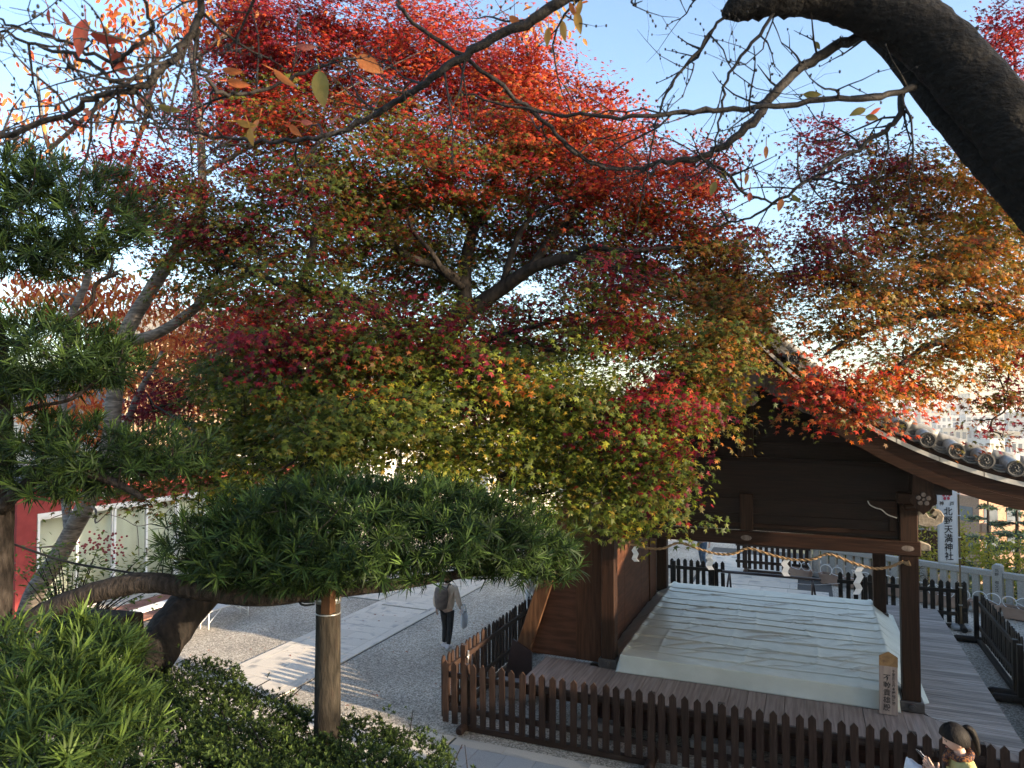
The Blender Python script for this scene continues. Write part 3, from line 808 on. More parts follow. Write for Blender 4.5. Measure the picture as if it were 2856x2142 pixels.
# ------------------------------------------------------------------ straw rope with paper streamers
g = MB()
rope_pts = [(-3.0, 2.93), (-2.72, 2.83), (-2.45, 2.79), (-2.2, 2.80), (-1.93, 2.91), (-1.6, 2.83), (-1.35, 2.78), (-1.1, 2.80), (-.86, 2.90), (-.5, 2.82), (-.22, 2.78), (.05, 2.81), (.28, 2.90), (.6, 2.80), (.88, 2.74), (1.08, 2.78), (1.26, 2.87)]
cp, _ = smooth_path([(x, 11.74, z) for x, z in rope_pts], [0] * len(rope_pts), 14)
for ph in (0, math.pi):
    pts = []
    for i, p in enumerate(cp):
        a = i * .75 + ph
        pts.append((p.x, p.y + .011 * math.cos(a), p.z + .011 * math.sin(a)))
    g.tube(pts, .0135, 6, 1)
rope = g.build('straw_rope', M['rope'])
tag(rope, 'twisted straw rope hanging in swags below the front lintel', 'rope')
for xe, sg in ((-3.0, -1), (1.26, 1)):
    MB().tube([(xe, 11.74, 2.93 if sg < 0 else 2.87), (xe + sg * .05, 11.73, 2.88 if sg < 0 else 2.85), (xe + sg * .09, 11.73, 2.84 if sg < 0 else 2.86)], [.016, .03, .045], 8, 2).build('frayed_end', M['rope'], rope)
for i, (x, z) in enumerate(((-2.62, 2.80), (-1.42, 2.775), (-.30, 2.775), (.72, 2.76))):
    g = MB(); xx, zz = x, z; sgn = 1
    segs = [(0, 0), (-.055, -.085), (.035, -.075), (-.05, -.095), (.035, -.075), (-.045, -.09)] if i == 3 else [(0, 0), (-.05, -.07), (.04, -.05), (-.035, -.08), (.04, -.05)]
    wd = .045; y0 = 11.725
    pts = [(x, z)]
    for dx, dz in segs[1:]:
        a = pts[-1]; b = (a[0] + dx, a[1] + dz); pts.append(b)
        tw = random.uniform(-.02, .02)
        g.quad((a[0] - wd, y0 + tw, a[1]), (b[0] - wd, y0 - tw, b[1]), (b[0] + wd, y0 - tw - .01, b[1] + .01), (a[0] + wd, y0 + tw - .01, a[1] + .01))
    o = g.build('paper_streamer', M['paper'])
    md = o.modifiers.new('thickness', 'SOLIDIFY'); md.thickness = .002
    tag(o, ('folded white paper streamer, leftmost on the straw rope, beside the left post', 'folded white paper streamer on the rope, in front of the jeans-clad visitor', 'folded white paper streamer on the rope, in front of the far picket barrier', 'longest folded white paper streamer, on the rope nearest the right post')[i], 'streamer', 'paper streamers on the straw rope')

# ------------------------------------------------------------------ wooden name board
sb = empty('name_board', (1.02, 11.52, ZD + .01), rz=R(2), label='upright pale wooden name board with gilded pointed top against the right post', cat='sign')
sb.rotation_euler = (R(-5), R(1.5), R(3))
MB().prism([(-.118, 0), (.118, 0), (.118, .80), (0, .865), (-.118, .80)], lambda a, b, d: (a, d, b), -.014, .014).build('board', M['sign_wood'], sb, .003)
MB().prism([(-.12, .665), (.12, .665), (.12, .80), (0, .867), (-.12, .80)], lambda a, b, d: (a, d, b), -.0165, -.0142).build('gilded_top', M['sign_cap'], sb)
def column_text(s, x, ztop, size, step, parent, m, y, name='character'):
    for i, ch in enumerate(s):
        me = text_mesh(ch, size)
        add(name, me, m, parent, loc=(x, y, ztop - i * step), rot=(R(90), 0, 0))
column_text('不動貴雄殿', -.02, .50, .098, .102, sb, M['ink'], -.0155)
column_text('千里庄五丹本種稲荷図', .066, .60, .048, .049, sb, M['ink'], -.0155)

# ------------------------------------------------------------------ picket fences
pk_me = {}
def picket_mesh(m, h=.97, w=.098):
    key = (m.name, h, w)
    if key not in pk_me:
        g = MB(); t = .013
        # four-sided pointed tip
        b = len(g.v)
        g.prism([(-w / 2, 0), (w / 2, 0), (w / 2, h - .055), (0, h), (-w / 2, h - .055)], lambda a, bb, d: (a, d, bb), -t, t)
        me = g.mesh('picket'); me.materials.append(m); pk_me[key] = me
    return pk_me[key]
def fence(x, y, rz, L, label, side=1, m='fence', mr='fence_x', z0=.11, h=.97, sp=.1635, feet=(.3, None), posts=None, footlen=.36, group='picket fence panels', sill=True, posth=1.02):
    root = empty('picket_fence', (x, y, 0), rz, label, 'fence', group)
    n = int(L / sp + .5)
    me = picket_mesh(M[m], h)
    for i in range(n):
        add('picket', me, None, root, loc=(sp * (i + .5), 0, z0 + random.uniform(-.012, .012)), rot=(random.uniform(-.012, .012), random.uniform(-.016, .016), random.uniform(-.05, .05)))
    s = side
    for zz in (.28, .80):
        MB().box(0, L, min(s * .016, s * .06), max(s * .016, s * .06), zz, zz + .085).build('rail', M[mr], root, .004)
    for px in (posts if posts is not None else (.28, L - .28)):
        MB().box(px - .045, px + .045, min(s * .062, s * .15), max(s * .062, s * .15), .10, posth).build('post', M[m], root, .005)
        MB().tube([(px, s * .106 - footlen, .065), (px, s * .106 - footlen + .04, .07), (px, s * .106 + footlen - .04, .07), (px, s * .106 + footlen, .065)], [.05, .07, .07, .05], 10, 1).build('foot', M[m], root)
    if sill:
        MB().box((posts or (.28, L - .28))[0], (posts or (.28, L - .28))[-1], min(s * .02, s * .11), max(s * .02, s * .11), .01, .095).build('sill', M[mr], root, .004)
    return root
fence(-5.45, 10.2, 0, 3.42, 'brown picket fence panel in front of the stage, at its left corner', 1, posts=(.4, 3.35), footlen=.28)
fence(-2.02, 10.2, 0, 3.42, 'brown picket fence panel in front of the stage, along its middle', 1, posts=(.88, 3.2), footlen=.28)
fence(1.41, 10.2, 0, 1.15, 'short brown picket fence panel behind the woman with the phone', 1, posts=(.5, 1.0), footlen=.28)
lf = fence(-5.5, 10.30, R(90), 3.8, 'sunlit brown picket fence running along the left side of the stage', -1, posts=(.62, 3.72), footlen=.25, posth=1.10)
g = MB().box(.57, .67, -.185, -.17, .90, .93).box(.605, .635, -.19, -.165, .86, 1.0).tube([(.60, -.185, .80), (.60, -.185, .95)], .008, 6, 1)
g.build('latch', M['galv'], lf)
fence(-5.5, 14.15, R(90), 3.6, 'brown picket fence beside the buttress, farther back on the left', -1, posts=(.3, 3.3), footlen=.25)
fence(-3.62, 19.4, 0, 1.56, 'black picket fence behind the stage, left of the pipe rail', -1, 'fence_black', 'fence_black', posts=(.3, 1.3))
fence(.64, 19.35, 0, 2.7, 'black picket fence behind the stage, right of the pipe rail', -1, 'fence_black', 'fence_black', posts=(.62, 2.6))
fence(3.45, 15.05, R(90), 3.3, 'black picket fence on the right of the deck, below the banner', 1, 'fence_black', 'fence_black', posts=(.05, 3.2), footlen=.42)
fence(3.45, 11.6, R(90), 3.35, 'black picket fence on the right of the deck, cut by the picture edge', 1, 'fence_black', 'fence_black', posts=(.3, 3.2), footlen=.42)
fence(-2.1, 23.35, 0, 2.15, 'dark picket barrier standing on the rear path beyond the pipe rail', -1, 'fence', 'fence_x', posts=(.3, 1.9), footlen=.3)
for (x, y) in ((3.2, 18.15), (3.2, 14.95)):
    pass

# concrete blocks below the deck
for i, x in enumerate((-3.15, -1.25, .75)):
    r_ = empty('concrete_block', (x, 10.98, .0), label=('pale concrete block under the deck, leftmost behind the pickets', 'pale concrete block under the middle of the deck', 'pale concrete block under the right of the deck')[i], cat='block', group='concrete blocks under the deck')
    g = MB()
    for k in range(2):
        a = -.40 + k * .405
        g.box(a, a + .39, -.095, -.060, 0, .19).box(a, a + .39, .06, .095, 0, .19)
        for q in (a, a + .12, a + .235, a + .35): g.box(q, q + .04, -.0595, .0595, 0, .19)
    g.build('block', M['concrete'], r_)
# loose junk rail for stage access: pipe rail
pr = empty('pipe_rail', (-.85, 18.6, 0), label='dark pipe handrail standing behind the stage steps', cat='rail')
MB().tube([(-1.15, 0, 1.0), (1.12, 0, 1.0)], .035, 10, 1).build('top_rail', M['steel_dark'], pr)
for x, dx in ((-.98, -.06), (.92, 0)):
    for k, dy in ((0, -.15), (1, .15)):
        MB().tube([(x, dy * .2, .98), (x + dx + k * .08, dy, .5), (x + dx * 1.3 + k * .09, dy, .0)], .024, 8, 2).build('leg', M['steel_dark'], pr)
o = MB().tube([(-2.15, 19.3, .82), (-1.3, 19.0, .80), (0, 18.95, .78), (.7, 19.3, .80)], .005, 5, 4).build('tied_string', M['paper'])
tag(o, 'thin white string tied across the gap behind the stage', 'string')

# ------------------------------------------------------------------ banner
bp = empty('banner_pole', (3.22, 19.2, 0), label='bamboo banner pole standing at the back corner of the black fence', cat='pole')
MB().tube([(0, 0, .06), (0, 0, 2.0), (.0, 0, 3.75)], [.022, .02, .016], 10, 3).build('pole', M['bamboo'], bp)
for zz in (.55, .95): MB().box(-.035, .035, -.03, .03, zz, zz + .025).build('clamp', M['galv'], bp)
MB().box(-.2, .2, -.17, .17, .004, .10).build('base', M['concrete'], bp, .03)
MB().box(-.045, .045, .06, .15, .02, 1.05).build('stake', M['fence_black'], bp)
bn = empty('banner', (3.22, 19.2, 0), label='tall white shrine banner with red plum crest and black lettering', cat='banner')
BW, BZ0, BZ1 = .47, 1.50, 3.22
def bx(u_, z):   # cloth point: u 0 at pole, 1 at free side; hangs parallel to the view, gently rippled
    d = Vector((-CA, -SA, 0))
    wv = .012 * math.sin(z * 5 + u_ * 3) * u_ + .02 * u_ * math.sin(z * 1.7)
    return Vector((d.x * (.03 + u_ * BW) + SA * wv * 1.0, d.y * (.03 + u_ * BW) - CA * wv, z + .02 * u_))
g = MB(); g.strip([[bx(u_, z) for u_ in np.linspace(0, 1, 9)] for z in np.linspace(BZ0, BZ1, 28)])
o = g.build('cloth', M['banner'], bn); md = o.modifiers.new('thickness', 'SOLIDIFY'); md.thickness = .002
def put_on_banner(ch, u_, z, size, m='ink', me=None):
    me = me or text_mesh(ch, size)
    p = bx(u_, z); p = p + Vector((SA, -CA, 0)) * .012
    add('character' if ch else 'crest_petal', me, M[m], bn, loc=p, rot=(R(90), 0, YAW))
for i, ch in enumerate('北野天満神社'): put_on_banner(ch, .47, 2.68 - i * .205, .205)
put_on_banner('神', .76, 2.865, .11); put_on_banner('戸', .28, 2.865, .11)
pet = MB()
pet.f = []; pet.quad(*[(.034 * math.cos(a), .040 * math.sin(a), 0) for a in np.linspace(0, 6.283, 19)[:-1]])
pm = pet.mesh('crest_petal')
for k in range(5):
    a = math.pi / 2 + k * 2 * math.pi / 5
    p = bx(.52, 3.05) + Vector((SA, -CA, 0)) * .013
    off = Vector((CA, SA, 0)) * (.072 * math.cos(a)) + Vector((0, 0, .072 * math.sin(a)))
    add('crest_petal', pm, M['crimson_print'], bn, loc=p + off, rot=(R(90), 0, YAW))
cm = MB().quad(*[(.013 * math.cos(a), .013 * math.sin(a), 0) for a in np.linspace(0, 6.283, 13)[:-1]]).mesh('crest_heart')
add('crest_heart', cm, M['crimson_print'], bn, loc=bx(.52, 3.05) + Vector((SA, -CA, 0)) * .013, rot=(R(90), 0, YAW))
for z in (1.62, 2.1, 2.6, 3.1): MB().box(-.03, .03, -.028, .028, z, z + .022).build('loop', M['banner'], bn)

# ------------------------------------------------------------------ stone balustrade, planters
ANG = math.atan2(BALD.y, BALD.x)
bl = empty('stone_balustrade', (BAL0.x, BAL0.y, 0), ANG, 'pale stone balustrade with square posts along the terrace edge', 'balustrade')
MB().box(-3.2, 1.74, -.09, .09, .80, .95).build('handrail', M['stone_light'], bl, .012)
MB().box(1.96, 6.0, -.09, .09, .80, .95).build('handrail', M['stone_light'], bl, .012)
MB().box(-3.2, 6.0, -.12, .12, .02, .16).build('plinth', M['stone_light'], bl, .012)
x = -3.05
bm_ = MB().box(-.075, .075, -.06, .06, 0, .64).mesh('baluster'); bm_.materials.append(M['stone_light'])
while x < 5.9:
    if abs(x - 1.85) > .15: add('baluster', bm_, None, bl, loc=(x, 0, .16))
    x += .245
pp = MB().box(-.11, .11, -.11, .11, 0, 1.06).prism([(-.11, 1.06), (.11, 1.06), (.06, 1.11), (-.06, 1.11)], lambda a, b, d: (a, d, b), -.11, .11).build('gate_post', M['stone_light'], bl, .01)
pp.location = (1.85, 0, .02)
for i, ch in enumerate('北野 祖父江'):
    if ch != ' ': add('character', text_mesh(ch, .09), M['ink'], bl, loc=(1.85, -.113, .98 - i * .10), rot=(R(90), 0, 0))

def planter(t, off, label, L=.62):
    p = bal(t, off)
    r_ = empty('planter', (p.x, p.y, 0), ANG, label, 'planter', 'brown planters with white wire loops')
    g = MB(); rows = []
    for z, k in ((.03, .84), (.26, .97), (.26, 1.04), (.30, 1.04), (.30, .95), (.24, .93)):
        rows.append([(sx * L / 2 * k, sy * .14 * k, z) for sx, sy in ((-1, -1), (1, -1), (1, 1), (-1, 1))])
    g.strip(rows, True, False)
    g.build('tub', M['planter'], r_)
    MB().box(-L / 2 * .92, L / 2 * .92, -.125, .125, .2, .255).build('soil', M['earth'], r_)
    for k in (-1, 1): MB().box(k * L * .33 - .05, k * L * .33 + .05, -.1, .1, .003, .035).build('foot', M['planter'], r_)
    for k in range(2):
        cx = (-.5 + k) * L * .5 + random.uniform(-.03, .03); rr_ = random.uniform(.13, .17)
        a0 = random.uniform(0, 6); tl = random.uniform(.6, 1)
        pts = [(cx + rr_ * math.cos(a0 + a), random.uniform(-.01, .01) + .05 * math.sin(a * .5), .38 + rr_ * .9 * math.sin(a0 + a)) for a in np.linspace(0, 5.6, 14)]
        pts.append((cx + rr_ * 1.6, .02, .24))
        MB().tube(pts, .011, 6, 2).build('wire_loop', M['wire_white'], r_)
    return r_
for i, t in enumerate((-3.0, -2.1, -1.35, -.45, .45, 1.1, 1.78, 2.42, 3.1)):
    planter(t, -.75 if t > 0 else -.62, ['brown planter with wire loops seen past the rear post, farthest left', 'brown planter with wire loops beside the low stone kerb', 'brown planter with wire loops between the two right posts', 'brown planter with wire loops just right of the front post',
            'brown planter with wire loops behind the banner pole', 'brown planter with wire loops before the lettered stone post', 'brown planter with wire loops at the fence corner', 'brown planter with wire loops, nearest the right picture edge', 'brown planter with wire loops half out of frame'][i])

# ------------------------------------------------------------------ red building at left
BXW = -17.0
rb = empty('red_building', (BXW, 14, 0), label='low red stucco building with white sliding glass doors at the left', cat='building')
def inrb(mb, name, m, bevel=0, parent=None):
    o = mb.build(name, m, None, bevel); o.parent = parent or rb
    o.matrix_parent_inverse = Matrix.Translation((-BXW, -14, 0)) if parent is None else Matrix.Identity(4)
    return o
inrb(MB().box(BXW - 5, BXW, 10.95, 11.42, 0, 3.25), 'wall', M['red_wall'])
inrb(MB().box(BXW - 5, BXW - .002, 11.42, 24, 2.56, 3.25), 'fascia', M['red_wall'])
inrb(MB().box(BXW - 5, BXW - 4.8, 11.42, 24, 0, 2.56), 'back_wall', M['red_wall'])
inrb(MB().box(BXW - 4.8, BXW, 11.42, 24, .02, .10), 'sill', M['concrete'])
inrb(MB().box(BXW - 5.2, BXW + .25, 10.7, 24.2, 3.25, 3.37), 'roof_slab', M['house_roof'])
inrb(MB().tube([(BXW + .3, 11.6, 3.22), (BXW + .3, 24, 3.22)], .06, 8, 1), 'gutter', M['door_frame'])
inrb(MB().box(BXW + .004, BXW + .22, 12.3, 13.5, 2.72, 2.98), 'air_curtain_unit', M['door_frame'], .03)
inrb(MB().box(BXW - .16, BXW + .03, 11.42, 24, 2.46, 2.56), 'door_head', M['door_frame'])
y = 11.45
k = 0
while y < 22.5:
    w = 1.05
    dp = empty('door', (0, 0, 0)); dp.parent = rb; dp.matrix_parent_inverse = Matrix.Translation((-BXW, -14, 0))
    xo = BXW - .04 - (k % 2) * .05
    for ya, yb in ((y, y + .06), (y + w - .06, y + w)): MB().box(xo - .03, xo + .03, ya, yb, .10, 2.46).build('stile', M['door_frame'], dp)
    for za, zb in ((.10, .20), (2.40, 2.458)): MB().box(xo - .027, xo + .027, y + .06, y + w - .06, za, zb).build('door_rail', M['door_frame'], dp)
    MB().box(xo - .006, xo + .006, y + .06, y + w - .06, .20, 2.40).build('pane', M['glass'], dp)
    MB().box(xo + .03, xo + .045, y + w - .05, y + w - .02, 1.0, 1.2).build('handle', M['steel_base'], dp)
    y += w - .03; k += 1
g = MB(); rows = []
for yy in np.arange(11.45, 23.6, .04): rows.append([(BXW - .34 + .018 * math.sin(yy * 14), yy, .1), (BXW - .34 + .018 * math.sin(yy * 14), yy, 2.46)])
o = inrb(g.strip(rows), 'blind', M['curtain'])
md = o.modifiers.new('thickness', 'SOLIDIFY'); md.thickness = .003
# brick apron
apron = structure(MB().box(-16.95, -14.6, 9.5, 20, -.05, .006).build('brick_apron', M['joint']))
bk_me = MB().box(-.5, .5, -.5, .5, 0, 1).mesh('brick'); bk_me.materials.append(M['brick_pave'])
cnt = 0
for i, xx in enumerate(np.arange(-16.2, -14.65, .112)):
    y = 11.0 + (i % 2) * .11
    while y < 15.0 and cnt < 420:
        add('brick', bk_me, None, apron, loc=(xx, y, .006), scale=(.104, .214, .03 + random.uniform(-.002, .002))); y += .222; cnt += 1
slabs(apron, rows_of(-16.9, -16.27, 10.6, 19.5, .32, (.9, .7), 'x', seed=21), M['granite'], .03)

def bench(x, y, L, label, m='bench_wood', h=.42, W_=.33):
    r_ = empty('bench', (x, y, 0), 0, label, 'bench', 'low folding benches by the red building')
    for k in range(3):
        w = W_ / 3; MB().box(-W_ / 2 + k * w, -W_ / 2 + (k + 1) * w - .008, 0, L, h - .03, h).build('plank', M[m], r_, .004)
    for yy in (.25, L - .25):
        MB().tube([(-W_ / 2 + .04, yy, 0), (-W_ / 2 + .04, yy, h - .06), (-W_ / 2 + .08, yy, h - .035), (W_ / 2 - .08, yy, h - .035), (W_ / 2 - .04, yy, h - .06), (W_ / 2 - .04, yy, 0)], .014, 8, 2).build('leg', M['white_metal'], r_)
        for sx in (-1, 1): MB().tube([(sx * (W_ / 2 - .06), yy, .12), (sx * (W_ / 2 - .06), yy + (.4 if yy < L / 2 else -.4), h - .04)], .010, 6, 1).build('stay', M['white_metal'], r_)
bench(-12.85, 10.0, 2.25, 'grey folding bench nearest the leaning maple trunk')
bench(-12.87, 12.32, 1.75, 'grey folding bench on the gravel, farther along the row')
bench(-12.9, 14.3, 1.75, 'grey folding bench partly hidden behind the podocarpus pad')
bench(-14.3, 11.0, 2.4, 'white bench standing on the brick apron', 'white_metal', .42, .36)

# ------------------------------------------------------------------ houses beyond
def house(name, x, y, rz, w, d, h, wall, label, rows_, cols, base=0.0, roofh=1.4, win=(.9, 1.1), flat=False, cat='house', wm='window', group=None):
    r_ = empty(name, (x, y, base), rz, label, cat, group)
    MB().box(-w / 2, w / 2, -d / 2, d / 2, 0, h).build('wall', M[wall], r_)
    if flat:
        MB().box(-w / 2 - .1, w / 2 + .1, -d / 2 - .1, d / 2 + .1, h, h + .35).build('parapet', M[wall], r_)
    else:
        MB().prism([(-w / 2 - .5, h - .05), (w / 2 + .5, h - .05), (0, h + roofh)], lambda a, b, q: (a, q, b), -d / 2 - .4, d / 2 + .4).build('roof', M['house_roof'], r_)
    wme = MB().box(-win[0] / 2, win[0] / 2, -.04, .02, 0, win[1]).mesh('window'); wme.materials.append(M[wm])
    for fx in range(cols):
        for fz in range(rows_):
            wx = -w / 2 + w * (fx + .5) / cols; wz = h * (fz + .5) / rows_ - win[1] / 2
            add('window', wme, None, r_, loc=(wx, -d / 2, wz))
            if fz and rows_ < 5: MB().box(wx - win[0] / 2 - .1, wx + win[0] / 2 + .1, -d / 2 - .10, -d / 2 - .003, wz - .08, wz - .01).build('sill', M['concrete'], r_)
    dsp = max(2, int(d / (w / cols)))
    for fx in range(dsp):
        for fz in range(rows_):
            wy = -d / 2 + d * (fx + .5) / dsp; wz = h * (fz + .5) / rows_ - win[1] / 2
            for sx in (-1, 1): add('window', wme, None, r_, loc=(sx * w / 2, wy, wz), rot=(0, 0, R(90) * sx))
    return r_
# louvred house above the red building
c = W(590, 1060, 25)
lh = empty('louvred_house', (c.x, c.y, 0), YAW + R(8), 'house with upright pale timber louvres behind the orange leaves', 'house')
MB().box(-2.9, 2.6, .3, 6, 0, 7.6).build('wall', M['cream_wall'], lh)
MB().box(-2.95, 2.65, .05, .30, 3.6, 3.8).build('sill_beam', M['dark_x'], lh); MB().box(-2.95, 2.65, .05, .30, 7.4, 7.62).build('head_beam', M['dark_x'], lh)
MB().box(-2.7, 2.4, .26, .298, 3.8, 7.4).build('dark_glazing', M['window'], lh)
sl = MB().box(-.035, .035, 0, .12, 3.8, 7.4).mesh('louvre_slat'); sl.materials.append(M['slat'])
for k in range(34): add('louvre_slat', sl, None, lh, loc=(-2.85 + k * .165, .08, 0))
MB().prism([(-3.4, 7.6), (3.1, 7.6), (2.4, 8.5), (-2.7, 8.5)], lambda a, b, q: (a, q, b), -.5, 6.4).build('roof', M['house_roof'], lh)
c = W(900, 1250, 34)
house('white_house', c.x, c.y, YAW - R(6), 6.5, 6, 6.3, 'white_wall', 'white two-storey house glimpsed through the maple left of centre', 2, 3)
c = W(1330, 1250, 38)
house('cream_house', c.x, c.y, YAW + R(5), 7.5, 6, 5.0, 'cream_wall', 'cream house glimpsed behind the podocarpus pad and the maple', 2, 3)
c = W(200, 1200, 34)
house('grey_roof_house', c.x, c.y, YAW, 9, 6, 5.2, 'cream_wall', 'grey-roofed house low behind the orange leaves at far left', 2, 4)

# invented building out of view, its gable shaped to block the low sun
so = empty('sun_block_house', (14, 16.5, 0), 0, 'unseen gabled building added right of the court to block the low sun', 'building')
MB().box(-2.5, 2.5, -9.6, 9.6, 0, 3.4).build('wall', M['cream_wall'], so)
MB().prism([(-10.4, 3.4), (10.4, 3.4), (10.4, 3.55), (0, 7.6), (-10.4, 3.55)], lambda a, b, d: (d, a, b), -3.1, 3.1).build('roof', M['house_roof'], so)
for k in range(7): MB().box(-2.53, -2.48, -8.4 + k * 2.6, -7.0 + k * 2.6, .9, 2.3).build('window', M['window'], so)
# wooden boundary fence and kerb bed seen through the stage
wf = empty('board_fence', (.2, 26.2, 0), R(-8), 'brown upright board fence behind the planted kerb bed', 'fence')
for k in range(26): MB().box(k * .165, k * .165 + .155, -.012, .012, .02, 1.25 + random.uniform(-.01, .01)).build('board', M['brace'], wf)
MB().box(0, 4.3, .014, .06, .9, 1.0).build('rail', M['dark_x'], wf)
kb = structure(empty('kerb_bed', (.15, 24.3, 0), R(-10)))
MB().box(0, 2.6, 0, .16, .0, .24).build('kerb', M['concrete'], kb, .02); MB().box(0, .16, .17, 1.6, 0, .24).build('kerb', M['concrete'], kb, .02)
MB().box(.17, 2.6, .17, 1.6, .0, .2).build('soil', M['earth'], kb)

# ------------------------------------------------------------------ hillside apartment, city
M['city_cream'] = mat('cream_city_block', (0.40, 0.36, 0.28), (0.48, 0.43, 0.34), .1, rough=.8, objvar=.25)
def block(name, px, py, d, w, h, dep, wall, label, rows_, cols, rz=0, group=None, win=None, balc=False):
    top = W(px, py, d)
    base = -61.0 if d > 250 else top.z - h
    hh = top.z - base if d > 250 else h
    r_ = house(name, top.x, top.y, YAW + rz, w, dep, hh, wall, label, rows_, cols, base=base, flat=True, cat='building', group=group, win=win or (w / cols * .6, hh / rows_ * .5))
    if balc:
        for fz in range(1, rows_): MB().box(-w / 2 + .2, w / 2 - .2, -dep / 2 - 1.1, -dep / 2 - .003, hh * fz / rows_ - .1, hh * fz / rows_ + .75).build('balcony', M[wall], r_)
    return r_
block('apartment_building', 2740, 1372, 75, 13, 17, 12, 'brick_house', 'brown brick apartment building with balconies right of the banner', 6, 5, R(12), balc=True)
block('apartment_building', 2590, 1395, 95, 8, 14, 9, 'city_cream', 'cream apartment building directly behind the banner', 5, 3, R(-5), balc=True)
M['tower_beige'] = mat('beige_tower', (0.38, 0.31, 0.22), (0.43, 0.36, 0.26), .05, rough=.8)
M['tower_grey'] = mat('grey_tower', (0.20, 0.225, 0.25), (0.26, 0.28, 0.30), .05, rough=.7)
M['city_white'] = mat('white_city_block', (0.36, 0.365, 0.36), (0.46, 0.455, 0.44), .1, rough=.8, objvar=.25)
cityl = [
 (2725, 1098, 900, 34, 'tower_beige', 16, 6, 'tall beige tower on the skyline between the maple sprays'),
 (2672, 1128, 850, 22, 'tower_grey', 14, 5, 'grey-blue office tower just left of the beige tower'),
 (2790, 1118, 1000, 46, 'city_white', 14, 7, 'wide pale slab block right of the beige tower'),
 (2600, 1140, 800, 30, 'city_cream', 10, 6, 'cream block with a flat roof above the roof tiles'),
 (2640, 1160, 640, 20, 'city_white', 9, 5, 'small white block left below the grey-blue tower'),
 (2745, 1158, 560, 30, 'city_white', 9, 7, 'pale hotel block with a row of four dark windows'),
 (2700, 1180, 520, 16, 'tower_grey', 7, 4, 'dark grey cube block above the verge roll'),
 (2730, 1190, 430, 10, 'city_white', 6, 3, 'narrow white block with an arched top storey'),
 (2800, 1205, 420, 14, 'tower_beige', 7, 4, 'beige balconied block at the right, above the tiles'),
 (2835, 1150, 480, 12, 'tower_grey', 12, 4, 'tall grey balconied block at the right picture edge'),
 (2770, 1225, 380, 12, 'city_white', 6, 4, 'low white block tucked right behind the roof tiles'),
 (2845, 1225, 360, 11, 'city_white', 6, 4, 'white block lowest at the right picture edge'),
 (2660, 1195, 470, 14, 'city_cream', 6, 4, 'cream block half hidden by the tiled roof slope'),
 (2560, 1130, 1200, 40, 'city_white', 10, 8, 'distant pale block seen through the red maple spray'),
 (2480, 1125, 1300, 40, 'city_cream', 10, 8, 'distant cream block behind the maple and the roof'),
 (2850, 1110, 1300, 36, 'city_white', 12, 6, 'distant white tower at the right edge of the skyline'),
]
for (px, py, d, w, wall, r_, c_, lb) in cityl:
    block('city_block', px, py, d, w, 0, w * .7, wall, lb, r_, c_, R(random.uniform(-25, 25)), 'city blocks below the terrace')
fill = random.Random(5)
for k in range(26):
    d = fill.uniform(500, 1500); px = fill.uniform(2420, 2900)
    block('city_block', px, 1137 + fill.uniform(5, 60) * 600 / d, d, fill.uniform(14, 34), 0, fill.uniform(12, 22), fill.choice(['city_white', 'city_cream', 'tower_grey', 'tower_beige']), 'hazy city block among many on the plain below the terrace', 6, 4, R(fill.uniform(-30, 30)), 'hazy far city blocks')

# ------------------------------------------------------------------ people
def skin(name, nodes, edges, m, parent, sub=2, root=0):
    me = bpy.data.meshes.new(name); me.from_pydata([n[:3] for n in nodes], edges, [])
    o = add(name, me, m, parent)
    o.modifiers.new('skin', 'SKIN'); 
    sv = me.skin_vertices[0].data
    for i, n in enumerate(nodes):
        r_ = n[3]; sv[i].radius = (r_, n[4] if len(n) > 4 else r_); sv[i].use_root = (i == root)
    s = o.modifiers.new('sub', 'SUBSURF'); s.levels = sub; s.render_levels = sub
    for md in o.modifiers:
        if md.type == 'SKIN': md.use_smooth_shade = True
    return o

